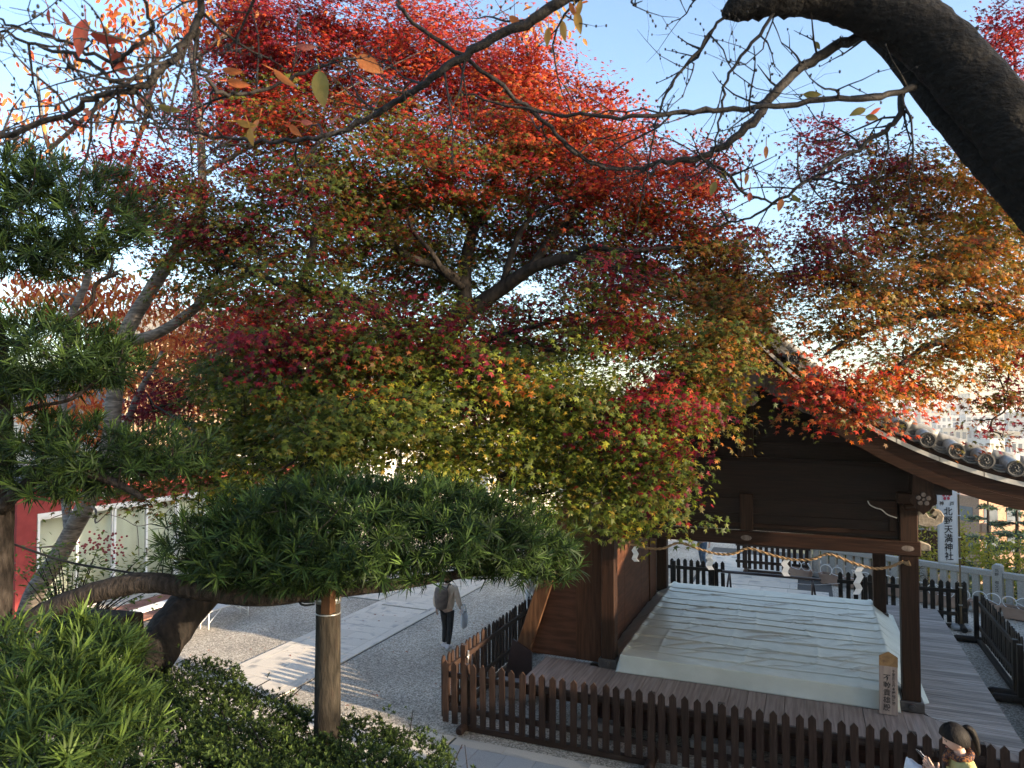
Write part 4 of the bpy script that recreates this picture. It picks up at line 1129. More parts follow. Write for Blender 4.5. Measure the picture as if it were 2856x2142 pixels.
def head(parent, c, r_, yaw, tilt, hairm, hair=True, ponytail=False, facing_detail=True):
    """head about 2r high, face towards +x turned by yaw, tilted down by tilt"""
    hd = bpy.data.objects.new('head', None)
    # face built as one deformed sphere
    g = MB(); nu, nv = 32, 24; rows = []
    for i in range(nv + 1):
        th = math.pi * i / nv; row = []
        for k in range(nu):
            ph = 2 * math.pi * k / nu
            x, y, z = math.sin(th) * math.cos(ph), math.sin(th) * math.sin(ph), math.cos(th)
            sx = .92 if x > 0 else 1.02
            X, Y, Z = x * .88 * sx, y * .74, z * 1.0
            if z < 0: X = X * (1 - .10 * (-z)) + .05 * (-z); Y *= (1 - .25 * z * z)
            f = max(0, x)
            if f > .3:
                X += .17 * math.exp(-((y) / .13) ** 2) * math.exp(-((z + .12) / .13) ** 2)      # nose
                X += .05 * math.exp(-(y / .12) ** 2) * math.exp(-((z - .1) / .18) ** 2)
                X += .055 * math.exp(-(y / .22) ** 2) * math.exp(-((z + .46) / .07) ** 2)         # lips
                X += .045 * math.exp(-(y / .25) ** 2) * math.exp(-((z + .74) / .14) ** 2)         # chin
                X -= .06 * (math.exp(-((abs(y) - .32) / .14) ** 2)) * math.exp(-((z - .08) / .1) ** 2)  # eye sockets
            row.append((X * r_, Y * r_, Z * r_))
        rows.append(row)
    g.strip(rows, True)
    for sy in (-1, 1):   # ears
        g.ball((.02 * r_, sy * .86 * r_, -.16 * r_), .14 * r_, .10 * r_, .24 * r_, 10, 8)
    rot = Matrix.Rotation(yaw, 4, 'Z') @ Matrix.Rotation(tilt, 4, 'Y')
    ho = g.build('head', M['skin'], parent); ho.location = c; ho.rotation_euler = rot.to_euler()
    g = MB()
    for sy in (-1, 1):
        g.ball((.70 * r_, sy * .31 * r_, .07 * r_), .06 * r_, .11 * r_, .035 * r_, 8, 6)
        g.tube([(.76 * r_, sy * .16 * r_, .20 * r_), (.76 * r_, sy * .32 * r_, .24 * r_), (.66 * r_, sy * .46 * r_, .20 * r_)], [.018 * r_, .025 * r_, .012 * r_], 5, 2)
    g.build('eyes_and_brows', M['hair'], ho)
    MB().tube([(.80 * r_, -.17 * r_, -.46 * r_), (.86 * r_, 0, -.45 * r_), (.80 * r_, .17 * r_, -.46 * r_)], [.02 * r_, .045 * r_, .02 * r_], 6, 3).build('mouth', M['crimson_print'] if False else mat('lips', (.42, .17, .15), None, 5, rough=.5), ho)
    if hair:
        g = MB(); rows = []
        for i in range(15):
            row = []
            for k in range(nu):
                ph = 2 * math.pi * k / nu
                x, y, z = math.sin(th) * math.cos(ph), math.sin(th) * math.sin(ph), math.cos(th)
                cf = math.cos(ph)
                lim = (.56 - .24 * cf ** .8) if cf > 0 else (.56 + .20 * (-cf) ** .5)
                t2 = math.pi * lim * i / 14
                x, y, z = math.sin(t2) * math.cos(ph), math.sin(t2) * math.sin(ph), math.cos(t2)
                rr_ = 1.07 + .02 * math.sin(ph * 18)
                row.append(((x * .93 - .03) * r_ * rr_, y * .82 * r_ * rr_, z * 1.03 * r_ * rr_))
            rows.append(row)
        g.strip(rows, True)
        if ponytail:
            g.ball((-.86 * r_, 0, .42 * r_), .2 * r_, .2 * r_, .2 * r_, 10, 8)
            g.tube([(-.90 * r_, 0, .45 * r_), (-1.22 * r_, .05 * r_, .48 * r_), (-1.42 * r_, .08 * r_, .1 * r_), (-1.38 * r_, .1 * r_, -.6 * r_), (-1.22 * r_, .1 * r_, -1.3 * r_), (-1.12 * r_, .1 * r_, -1.75 * r_)], [.16 * r_, .24 * r_, .27 * r_, .25 * r_, .18 * r_, .05 * r_], 12, 4)
        h_ = g.build('hair', hairm, ho)
        md = h_.modifiers.new('thick', 'SOLIDIFY'); md.thickness = .012; md.offset = -1
    return ho

def hand(parent, wrist, direction, palm_n, m, r_=.009, curl=.6, name='hand'):
    """palm plus five curled fingers in one skin mesh"""
    d = Vector(direction).normalized(); n_ = Vector(palm_n); n_ = (n_ - d * n_.dot(d)).normalized(); s_ = d.cross(n_)
    w = Vector(wrist)
    g = MB()
    rows = []
    for t, hw, th in ((0, .024, .018), (.03, .034, .017), (.06, .040, .015), (.088, .040, .012)):
        c_ = w + d * t; rows.append([c_ + s_ * (hw * math.cos(a)) + n_ * (th * math.sin(a)) for a in np.linspace(0, 6.283, 13)[:-1]])
    g.strip(rows, True)
    for k, (off, L) in enumerate(((-.030, .062), (-.010, .075), (.011, .070), (.030, .054))):
        p = w + d * .082 + s_ * off; pts = [p]; dd = d.copy()
        for q in range(3):
            dd = (dd + n_ * (curl * (.35 + .2 * q))).normalized(); p = p + dd * L / 3; pts.append(p)
        g.tube(pts, [r_, r_ * .95, r_ * .85, r_ * .6], 8, 3)
    p = w + d * .028 - s_ * .03; pts = [p]; dd = (d * .55 - s_ * .8 + n_ * .3).normalized()
    for q in range(3):
        p = p + dd * .024; pts.append(p); dd = (dd + d * .35 + n_ * .15).normalized()
    g.tube(pts, [r_ * 1.3, r_ * 1.15, r_ * 1.0, r_ * .7], 8, 3)
    return g.build(name, m, parent)

# woman with the phone (upper body shows at the lower right)
wc = W(2668, 2058, 6.25)
gz = .68
wm = empty('person', (wc.x + .03, wc.y, gz), 0, 'woman with black ponytail in yellow-green top tapping a phone', 'person')
hz = wc.z - gz
fx = Vector((-CA, -SA, 0)) * .95 + Vector((-SA, CA, 0)) * .22; fx.normalize()   # facing photo-left, slightly to the camera
fy = Vector((-fx.y, fx.x, 0))
def B(a, b, z): p = fx * a + fy * b; return (p.x, p.y, z)
face_yaw = math.atan2(fx.y, fx.x)
S_ = hz - .175   # shoulder height
skin('body', [(*B(-.02, 0, .92), .10), (*B(-.01, 0, 1.1), .09), (*B(-.01, 0, S_ - .06), .085), (*B(.0, 0, S_ + .05), .048), (*B(.03, 0, hz - .06), .05),
              (*B(0, .09, .9), .075), (*B(.02, .09, .48), .05), (*B(-.02, .09, .08), .035), (*B(.1, .09, .03), .03),
              (*B(0, -.09, .9), .075), (*B(.02, -.09, .48), .05), (*B(-.02, -.09, .08), .035), (*B(.1, -.09, .03), .03)],
     [(0, 1), (1, 2), (2, 3), (3, 4), (0, 5), (5, 6), (6, 7), (7, 8), (0, 9), (9, 10), (10, 11), (11, 12)], M['skin'], wm)
# top with sleeves: arms bent forward to the phone
hr = .108
lw = B(.22, .08, S_ - .12); rw = B(.20, -.08, S_ - .15)
skin('top', [(*B(-.02, 0, .86), .15, .13), (*B(-.02, 0, 1.06), .135, .11), (*B(-.02, 0, S_ - .10), .15, .115), (*B(-.01, 0, S_ + .015), .085, .08),
             (*B(-.01, .15, S_ - .035), .072), (*B(.0, .20, S_ - .26), .058), (*B(.09, .17, S_ - .28), .045), (*B(.15, .13, S_ - .20), .040),
             (*B(-.01, -.15, S_ - .035), .072), (*B(.0, -.21, S_ - .27), .058), (*B(.07, -.19, S_ - .30), .045), (*B(.13, -.15, S_ - .23), .040)],
     [(0, 1), (1, 2), (2, 3), (2, 4), (4, 5), (5, 6), (6, 7), (2, 8), (8, 9), (9, 10), (10, 11)], M['top_green'], wm)
skin('trousers', [(*B(-.02, 0, .90), .15, .13), (*B(0, .09, .82), .10), (*B(.02, .09, .48), .07), (*B(-.02, .09, .1), .055), (*B(0, -.09, .82), .10), (*B(.02, -.09, .48), .07), (*B(-.02, -.09, .1), .055)],
     [(0, 1), (1, 2), (2, 3), (0, 4), (4, 5), (5, 6)], M['trousers_black'], wm)
for sy in (-1, 1): MB().ball(B(.05, sy * .09, .045), .12, .05, .05, 12, 8).build('shoe', M['sneaker'], wm)
head(wm, B(.05, 0, hz), hr, face_yaw, R(24), M['hair'], True, True)
skin('forearms', [(*B(.13, .135, S_ - .22), .030), (*lw, .022)], [(0, 1)], M['skin'], wm, 2)
skin('forearms', [(*B(.11, -.155, S_ - .25), .030), (*rw, .022)], [(0, 1)], M['skin'], wm, 2)
vz = Vector((0, 0, 1))
hand(wm, lw, fx * .55 + vz * .75 - fy * .2, -fx * .5 - fy * .8 + vz * .2, M['skin'], curl=.35)
hand(wm, rw, fx * .8 + vz * .35 + fy * .35, fy * .9 + vz * .3, M['skin'], curl=.9)
# scarf, straps
g = MB()
g.tube([B(.075 * math.cos(a) + .0, .085 * math.sin(a), S_ + .045 + .02 * math.cos(a + 2.6)) for a in np.linspace(0, 6.6, 16)], [.028] * 16, 8, 1)
g.tube([B(.08, -.02, S_ + .04), B(.11, -.03, S_ - .02), B(.105, -.02, S_ - .08)], [.02, .028, .016], 8, 3)
g.build('scarf', M['scarf'], wm)
MB().tube([B(.10, .17, .95), B(.145, .06, S_ - .17), B(.10, -.08, S_ - .0), B(-.02, -.14, S_ + .015), B(-.13, -.06, S_ - .12), B(-.16, .08, 1.0)], [.013] * 6, 6, 5).build('bag_strap', M['strap'], wm)
MB().ball(B(.02, hr * -.80, hz - .045), .008, .008, .014, 8, 6).build('earring', M['galv'], wm)
ph = empty('phone', (0, 0, 0), label='bright-screened smartphone held by the woman', cat='phone')
pc = wm.location + Vector(B(.29, -.005, S_ - .02))
ph.location = pc
zax = (-fx * .75 + vz * .62 - fy * .25).normalized(); yax = (fx * .62 + vz * .78); yax = (yax - zax * yax.dot(zax)).normalized(); xax = yax.cross(zax)
ph.rotation_euler = Matrix((xax, yax, zax)).transposed().to_euler()
MB().box(-.036, .036, -.075, .075, -.005, .004).build('case', M['phone'], ph, .003)
MB().box(-.032, .032, -.070, .070, .0042, .0052).build('screen', M['screen'], ph)
g = MB(); rows = []
bc = wm.location + Vector(B(.27, -.07, S_ - .12))
for i, t in enumerate(np.linspace(0, 1, 7)):
    wv = .11 + .07 * t; dv = .012 + .05 * math.sin(t * 3.0)
    rows.append([bc + fx * (wv * math.cos(a) + .03) + fy * (dv * math.sin(a)) + vz * (-.30 * t + .06 * (1 - t) * math.cos(a) + .008 * math.sin(a * 5 + t * 7)) for a in np.linspace(0, 6.283, 21)[:-1]])
bagm = g.strip(rows, True).build('plastic_bag', M['bag_white'])
md = bagm.modifiers.new('thick', 'SOLIDIFY'); md.thickness = .003
tag(bagm, 'white plastic bag hanging below the phone from the woman\'s hand', 'bag')

def walker(x, y, face, label, topm, trm, shoem, hairm, h=1.58, backpack=False):
    r_ = empty('person', (x, y, 0), 0, label, 'person')
    f = Vector((math.cos(face), math.sin(face), 0)); l = Vector((-f.y, f.x, 0)); k = h / 1.58
    def P(a, b, z): p = f * a * k + l * b * k; return (p.x, p.y, z * k)
    skin('body', [(*P(0, 0, .9), .09), (*P(0, 0, 1.2), .085), (*P(0, 0, 1.36), .05), (*P(.02, 0, 1.44), .045), (*P(.02, .08, .8), .06), (*P(.1, .08, .45), .045), (*P(.05, .08, .08), .032), (*P(-.02, -.08, .8), .06), (*P(-.05, -.08, .45), .045), (*P(-.16, -.08, .1), .032),
                  (*P(0, .17, 1.28), .045), (*P(-.06, .24, 1.0), .035), (*P(.06, .26, .80), .026), (*P(0, -.17, 1.28), .045), (*P(-.02, -.25, 1.0), .035), (*P(.08, -.27, .82), .026)],
         [(0, 1), (1, 2), (2, 3), (0, 4), (4, 5), (5, 6), (0, 7), (7, 8), (8, 9), (1, 10), (10, 11), (11, 12), (1, 13), (13, 14), (14, 15)], M['skin'], r_, 1)
    skin('trousers', [(*P(0, 0, .88), .13, .11), (*P(.02, .085, .76), .088), (*P(.10, .085, .45), .066), (*P(.05, .085, .09), .052), (*P(-.02, -.085, .76), .088), (*P(-.05, -.085, .45), .066), (*P(-.16, -.085, .12), .052)],
         [(0, 1), (1, 2), (2, 3), (0, 4), (4, 5), (5, 6)], M[trm], r_, 2)
    skin('jacket', [(*P(0, 0, .80), .185, .15), (*P(0, 0, 1.02), .165, .13), (*P(0, 0, 1.24), .155, .12), (*P(0, 0, 1.345), .09, .08), (*P(0, .185, 1.28), .075), (*P(-.06, .25, 1.02), .062), (*P(.05, .27, .84), .05), (*P(0, -.185, 1.28), .075), (*P(-.02, -.26, 1.02), .062), (*P(.07, -.28, .86), .05)],
         [(0, 1), (1, 2), (2, 3), (2, 4), (4, 5), (5, 6), (2, 7), (7, 8), (8, 9)], M[topm], r_, 2)
    head(r_, P(.04, 0, 1.47), .112, face, R(8), M[hairm], True, False)
    for a, b, z, tl in ((.10, .085, .05, 0), (-.14, -.085, .075, .3)):
        g = MB(); c_ = P(a, b, z); g.tube([P(a - .11, b, z + .02 + tl * .12), P(a - .05, b, z + .015 + tl * .04), P(a + .06, b, z - .005), P(a + .14, b, z - .012)], [.045, .052, .048, .028], 10, 3)
        g.build('shoe', M[shoem], r_)
    for q, sd in ((P(.06, .27, .80), 1), (P(.09, -.28, .83), -1)): hand(r_, q, Vector((f.x * .3, f.y * .3, -1)), -l * sd, M['skin'], curl=.4)
    return r_, P
wk, P = walker(-7.1, 13.55, R(97), 'walker seen from behind in beige jacket and black trousers on the gravel', 'jacket', 'trousers_black', 'sneaker', 'hair')
g = MB(); rows = []
for t, wv, dv in ((0, .06, .04), (.06, .15, .09), (.35, .18, .12), (.75, .19, .13), (.95, .16, .11), (1, .08, .05)):
    z = .86 + .48 * t
    rows.append([P(-.20 + dv * math.cos(a) * .9, .06 + wv * .8 * math.sin(a), z) for a in np.linspace(0, 6.283, 17)[:-1]])
bpk = g.strip(rows, True).build('backpack', M['backpack'])
bpk.location = wk.location; tag(bpk, 'grey-brown backpack on the back of the walker in beige', 'backpack')
for sd in (-.05, .14):
    MB().tube([P(-.14, sd, 1.3), P(-.02, sd, 1.36), P(.13, sd, 1.22), P(.12, sd, 1.0)], .016, 6, 4).build('strap', M['strap'], bpk)
tb = empty('tote_bag', wk.location, 0, 'pale tote bag hanging beside the walker in beige', 'bag')
g = MB(); rows = []
for z, wv, dv in ((.46, .11, .05), (.48, .14, .06), (.66, .15, .065), (.76, .13, .04)):
    rows.append([P(.05 + wv * math.cos(a), -.36 + dv * math.sin(a), z + .01 * math.sin(a * 3)) for a in np.linspace(0, 6.283, 17)[:-1]])
g.strip(rows, True).build('bag', M['tote'], tb)
for sd in (-.02, .03): MB().tube([P(-.05, -.36 + sd, .75), P(.02, -.34 + sd, .92), P(.10, -.34 + sd, .92), P(.15, -.36 + sd, .75)], .010, 6, 4).build('handle', M['tote'], tb)
walker(-6.35, 16.6, R(200), 'visitor in white trousers half hidden behind the sunlit fence and podocarpus tip', 'white_cloth', 'white_cloth', 'sneaker', 'hair', 1.6)
walker(-3.1, 23.2, R(250), 'visitor in blue jeans standing on the rear path, seen through the stage', 'white_cloth', 'jeans', 'trousers_black', 'hair', 1.68)

# ------------------------------------------------------------------ foliage machinery
def leaves(name, tv, tf, P, N, Hd, S, C, m, parent, kind='stuff'):
    """P positions, N normals, Hd headings, S sizes, C colours (all numpy)"""
    tv = np.asarray(tv, float); n = len(P); k = len(tv)
    N = N / np.linalg.norm(N, axis=1, keepdims=True)
    X = Hd - N * np.sum(Hd * N, 1, keepdims=True)
    X /= np.maximum(1e-6, np.linalg.norm(X, axis=1, keepdims=True))
    Y = np.cross(N, X)
    V = P[:, None, :] + S[:, None, None] * (tv[None, :, 0:1] * X[:, None, :] + tv[None, :, 1:2] * Y[:, None, :] + tv[None, :, 2:3] * N[:, None, :])
    V = V.reshape(-1, 3)
    lens = np.array([len(f) for f in tf]); flat = np.concatenate([np.array(f) for f in tf])
    loops = (flat[None, :] + (np.arange(n) * k)[:, None]).reshape(-1)
    ltot = np.tile(lens, n); lstart = np.concatenate([[0], np.cumsum(ltot)[:-1]])
    me = bpy.data.meshes.new(name)
    me.vertices.add(len(V)); me.vertices.foreach_set('co', V.astype(np.float32).ravel())
    me.loops.add(len(loops)); me.loops.foreach_set('vertex_index', loops.astype(np.int32))
    me.polygons.add(len(ltot)); me.polygons.foreach_set('loop_start', lstart.astype(np.int32)); me.polygons.foreach_set('loop_total', ltot.astype(np.int32))
    me.update(calc_edges=True)
    at = me.color_attributes.new('col', 'FLOAT_COLOR', 'POINT')
    cc = np.ones((n, k, 4), np.float32); cc[:, :, :3] = C[:, None, :]
    at.data.foreach_set('color', cc.ravel())
    o = add(name, me, m, parent)
    if kind: o['kind'] = kind
    return o

def star_template():
    ang = np.radians([-122, -60, 0, 60, 122]); ln = [.66, .95, 1.05, .95, .66]
    v = []; f = []
    for i, (a, l) in enumerate(zip(ang, ln)):
        c_, s_ = math.cos(a), math.sin(a); w = .26
        v += [(-.06 * c_ + w * s_, -.06 * s_ - w * c_, .02), (l * c_, l * s_, -.17), (-.06 * c_ - w * s_, -.06 * s_ + w * c_, .02)]
        f.append((3 * i, 3 * i + 1, 3 * i + 2))
    return v, f
STAR = star_template()
OVAL = ([(0, 0, 0), (.30, -.20, .05), (.34, 0, 0), (.30, .20, .05), (.70, -.17, .02), (.72, 0, -.05), (.70, .17, .02), (1.02, 0, -.14)],
        [(0, 1, 2), (0, 2, 3), (1, 4, 5, 2), (2, 5, 6, 3), (4, 7, 5), (5, 7, 6)])
STRAP = ([(0, -.022, 0), (0, .022, 0), (.58, -.037, .055), (.58, .037, .055), (1, 0, -.03)],
         [(0, 2, 3, 1), (2, 4, 3)])
SMALL = ([(0, 0, 0), (.45, -.20, .03), (.45, .20, .03), (1, 0, -.08)], [(0, 1, 3), (0, 3, 2)])
NEEDLE = ([(0, -.05, 0), (0, .05, 0), (.6, -.11, -.02), (.6, .11, -.02), (1, 0, -.08)], [(0, 2, 3, 1), (2, 4, 3)])

def rvec(n, rg=None):
    rg = rg or RNG
    v = rg.normal(size=(n, 3)); return v / np.linalg.norm(v, axis=1, keepdims=True)

class Skel:
    """growing list of branch points, for joining new twigs to what is nearest"""
    def __init__(s): s.p = np.zeros((0, 3)); s.r = np.zeros(0)
    def put(s, pts, rad):
        s.p = np.vstack([s.p, np.array([tuple(p) for p in pts])]); s.r = np.concatenate([s.r, np.array(rad)])
    def near(s, q, k=1.6):
        d = np.linalg.norm(s.p - np.array(q), axis=1)
        d = d + .5 * np.maximum(0, s.p[:, 2] - q[2])        # prefer to grow upward/outward
        i = int(np.argmin(d)); return Vector(s.p[i]), s.r[i], d[i]

def limb(g, sk, pts, rad, sides=8, sm=5, rough=.04):
    P, rr = smooth_path(pts, rad, sm)
    g.tube(P, rr, sides, 1, rough=rough)
    sk.put(P, rr)

def grow(g, sk, q, r_tip, sides=5, bend=.12, rmax=None, n=5):
    a, ra, d = sk.near(q); q = Vector(q); L = (q - a).length
    if L < .02: return
    ra = min(ra * .75, rmax or 9, r_tip + .012 * L + .004)
    mid = []
    for t in (.33, .66):
        mid.append(a.lerp(q, t) + Vector(RNG.normal(0, bend * L * .5, 3)) + Vector((0, 0, bend * L * (.5 - t))))
    pts = [a, *mid, q]
    P, rr = smooth_path(pts, [ra, ra * .75 + r_tip * .25, ra * .4 + r_tip * .6, r_tip], n if n > 1 else 2)
    g.tube(P, rr, sides, 1, cap=False); sk.put(P, rr)

PAL = {
 'R': ((.34, .024, .022), (.42, .045, .022), (.24, .013, .022), (.46, .085, .03)),
 'O': ((.46, .075, .024), (.40, .042, .022), (.50, .14, .032), (.30, .024, .02)),
 'C': ((.155, .012, .028), (.20, .015, .027), (.115, .012, .024), (.26, .02, .025)),
 'G': ((.075, .105, .016), (.115, .135, .020), (.055, .082, .017), (.15, .125, .020), (.10, .125, .02)),
 'Y': ((.22, .25, .030), (.30, .30, .036), (.16, .20, .026), (.36, .26, .04), (.12, .16, .022)),
 'M': ((.16, .075, .020), (.11, .095, .02), (.24, .05, .02), (.27, .09, .025), (.08, .09, .02)),
 'A': ((.40, .17, .025), (.30, .17, .025), (.50, .13, .025), (.20, .14, .022), (.48, .23, .035)),
 'B': ((.14, .12, .02), (.24, .13, .022), (.36, .13, .024), (.20, .15, .025)),
}
def palette(mix, n):
    """mix: string of palette letters, picked evenly"""
    out = np.zeros((n, 3)); idx = RNG.integers(0, len(mix), n)
    for j, ch in enumerate(mix):
        pool = np.array(PAL[ch]); s = idx == j
        out[s] = pool[RNG.integers(0, len(pool), s.sum())]
    return out * RNG.uniform(.75, 1.25, (n, 1))

def maple_crown(root, blobs, skel, g, size=.076, cover=3.15, per=46, tilt=.5):
    """blobs: (cx,cy,rx,ry,depth,mix,density) in 2212-px photo coordinates"""
    PP, NN, HH, SS, CC = [], [], [], [], []
    for (cx, cy, rx, ry, d, mix, dens) in blobs:
        c = Q(cx, cy, d); sx = rx * 1.29114 * d / FPX; sz = ry * 1.29114 * d / FPX; sd = min(1.1, max(.35, .55 * (sx + sz)))
        grow(g, skel, c + Vector((0, 0, -sz * .3)), .012, 6, .10, n=4)
        area = math.pi * sx * sz; leafA = .135 * size * size
        nl = int(dens * cover * area / leafA); ns = max(3, nl // per)
        # spray centres: uniform in a flattened ellipsoid facing the camera
        u_ = rvec(ns) * (RNG.uniform(0, 1, (ns, 1)) ** (1 / 2.4)) * np.where(RNG.random((ns, 1)) < .25, 1.28, 1.0)
        right = np.array([CA, SA, 0]); fwd = np.array([-SA, CA, 0])
        ctr = np.array(c) + u_[:, :1] * sx * right + u_[:, 1:2] * sd * fwd + u_[:, 2:3] * sz * np.array([0, 0, 1.])
        for k in range(min(9, 2 + ns // 10)):
            grow(g, skel, ctr[k] , .006, 5, .12, n=3)
        for k in range(ns):
            p0 = ctr[k]
            a, ra, dd = skel.near(p0)
            out = np.array(p0) - np.array(a); L = np.linalg.norm(out)
            if L < .05: out = rvec(1)[0] * .2; L = .2
            h = out / L; h[2] *= .5; h /= np.linalg.norm(h)
            if L < 1.4 and k % 2 == 0:
                g.tube([a, Vector(p0) - Vector(out) * .3 + Vector((0, 0, .05 * L)), Vector(p0), Vector(p0) + Vector(h) * .12 + Vector((0, 0, -.03))], [.005, .0035, .0028, .0014], 3, 1, cap=False)
            m_ = RNG.integers(int(per * .6), int(per * 1.4))
            side = np.cross(h, [0, 0, 1.]); side /= max(1e-6, np.linalg.norm(side))
            up = np.cross(side, h)
            a_ = RNG.uniform(-.40, .24, m_); b_ = RNG.normal(0, .16, m_); c_ = RNG.normal(0, .035, m_) - .30 * np.abs(b_) - .35 * np.maximum(0, a_)
            P = p0 + a_[:, None] * h + b_[:, None] * side + c_[:, None] * up
            Nn = np.array([0, 0, .75]) + tilt * rvec(m_) + .55 * h + .30 * np.array([SA, -CA, 0])
            Hh = h * .7 + np.sign(b_)[:, None] * side * .6 + rvec(m_) * .45 - np.array([0, 0, .55])
            PP.append(P); NN.append(Nn); HH.append(Hh); SS.append(RNG.uniform(.72, 1.15, m_) * size / 1.75)
            mm = mix
            if len(mix) > 1: mm = mix if RNG.random() < .35 else mix[RNG.integers(0, len(mix))]
            CC.append(palette(mm, m_))
    P = np.vstack(PP)
    return leaves('foliage', *STAR, P, np.vstack(NN), np.vstack(HH), np.concatenate(SS), np.vstack(CC), M['maple_leaf'], root), len(P)

# ------------------------------------------------------------------ big maple, centre
mp = empty('maple_tree', W(330, 1990, 5.2), 0, 'large red and green maple leaning over the gravel court at the centre', 'tree')
mp_off = Matrix.Translation(mp.location).inverted()
g = MB(); sk = Skel()
limb(g, sk, [W(320, 2010, 5.2), W(420, 1840, 5.4), W(520, 1700, 5.75), W(700, 1500, 6.3), W(940, 1240, 7.1), W(1170, 1010, 7.8), W(1300, 860, 8.3)], [.19, .17, .16, .155, .15, .145, .13], 14, 6, .05)
limb(g, sk, [W(1300, 860, 8.3), W(1296, 770, 8.4), W(1320, 640, 8.6), W(1390, 480, 8.9), W(1450, 300, 9.2), W(1480, 160, 9.4)], [.10, .085, .065, .045, .03, .015])
limb(g, sk, [W(1305, 870, 8.3), W(1400, 805, 8.2), W(1490, 745, 8.0), W(1610, 720, 7.8), W(1760, 760, 7.6), W(1950, 840, 7.6)], [.10, .085, .07, .05, .035, .02])
limb(g, sk, [W(1480, 750, 8.0), W(1560, 640, 8.2), W(1680, 540, 8.3), W(1850, 480, 8.3), W(1960, 500, 8.3)], [.06, .05, .035, .025, .012])
limb(g, sk, [W(1292, 790, 8.4), W(1210, 740, 8.2), W(1130, 710, 8.0), W(1010, 600, 7.9), W(900, 470, 8.2), W(820, 330, 8.7), W(760, 160, 9.2)], [.07, .055, .05, .042, .034, .024, .012])
limb(g, sk, [W(1170, 1010, 7.8), W(1080, 900, 7.5), W(960, 830, 7.2), W(840, 800, 7.2), W(700, 760, 7.6), W(520, 640, 8.4), W(400, 540, 9.0)], [.09, .07, .055, .045, .036, .026, .014])
limb(g, sk, [W(940, 1240, 7.1), W(1040, 1180, 6.9), W(1180, 1140, 6.6), W(1350, 1130, 6.5), W(1520, 1120, 6.5), W(1760, 1160, 6.4)], [.08, .06, .048, .036, .026, .012])
limb(g, sk, [W(1180, 1140, 6.6), W(1300, 1270, 6.6), W(1420, 1330, 6.5), W(1560, 1320, 6.4), W(1720, 1330, 6.3), W(1850, 1350, 6.2)], [.045, .036, .03, .024, .018, .01])
limb(g, sk, [W(820, 1370, 6.7), W(740, 1290, 6.9), W(720, 1200, 7.2), W(770, 1100, 7.4), W(800, 980, 7.6)], [.06, .048, .04, .03, .016])
limb(g, sk, [W(740, 1290, 6.9), W(640, 1230, 7.1), W(520, 1180, 7.6), W(430, 1130, 8.2)], [.03, .025, .018, .01])
limb(g, sk, [W(1170, 1010, 7.8), W(1280, 980, 7.2), W(1420, 930, 6.9), W(1600, 880, 6.7), W(1720, 850, 6.6)], [.05, .04, .03, .02, .01])
limb(g, sk, [W(1420, 930, 6.9), W(1560, 980, 6.8), W(1800, 960, 7.0), W(2050, 920, 7.2)], [.028, .024, .018, .01])
limb(g, sk, [W(1320, 640, 8.6), W(1240, 480, 8.8), W(1150, 330, 9.0), W(1120, 160, 9.3)], [.04, .032, .022, .012])
limb(g, sk, [W(1390, 480, 8.9), W(1500, 380, 8.9), W(1600, 330, 8.8), W(1680, 290, 8.7)], [.03, .024, .018, .01])
limb(g, sk, [W(1290, 800, 8.2), W(1240, 760, 8.0), W(1200, 700, 7.8), W(1150, 640, 7.8), W(1130, 560, 7.9)], [.04, .035, .03, .022, .012])
limb(g, sk, [W(1400, 805, 8.2), W(1430, 700, 8.1), W(1470, 620, 8.1), W(1560, 560, 8.0), W(1650, 545, 8.0)], [.05, .04, .032, .022, .012])
limb(g, sk, [W(1560, 735, 7.9), W(1640, 690, 7.7), W(1740, 700, 7.5), W(1900, 690, 7.5), W(2040, 700, 7.6)], [.04, .034, .028, .02, .01])
limb(g, sk, [W(840, 800, 7.2), W(880, 640, 7.2), W(860, 520, 7.4), W(890, 380, 7.8)], [.04, .032, .024, .012])
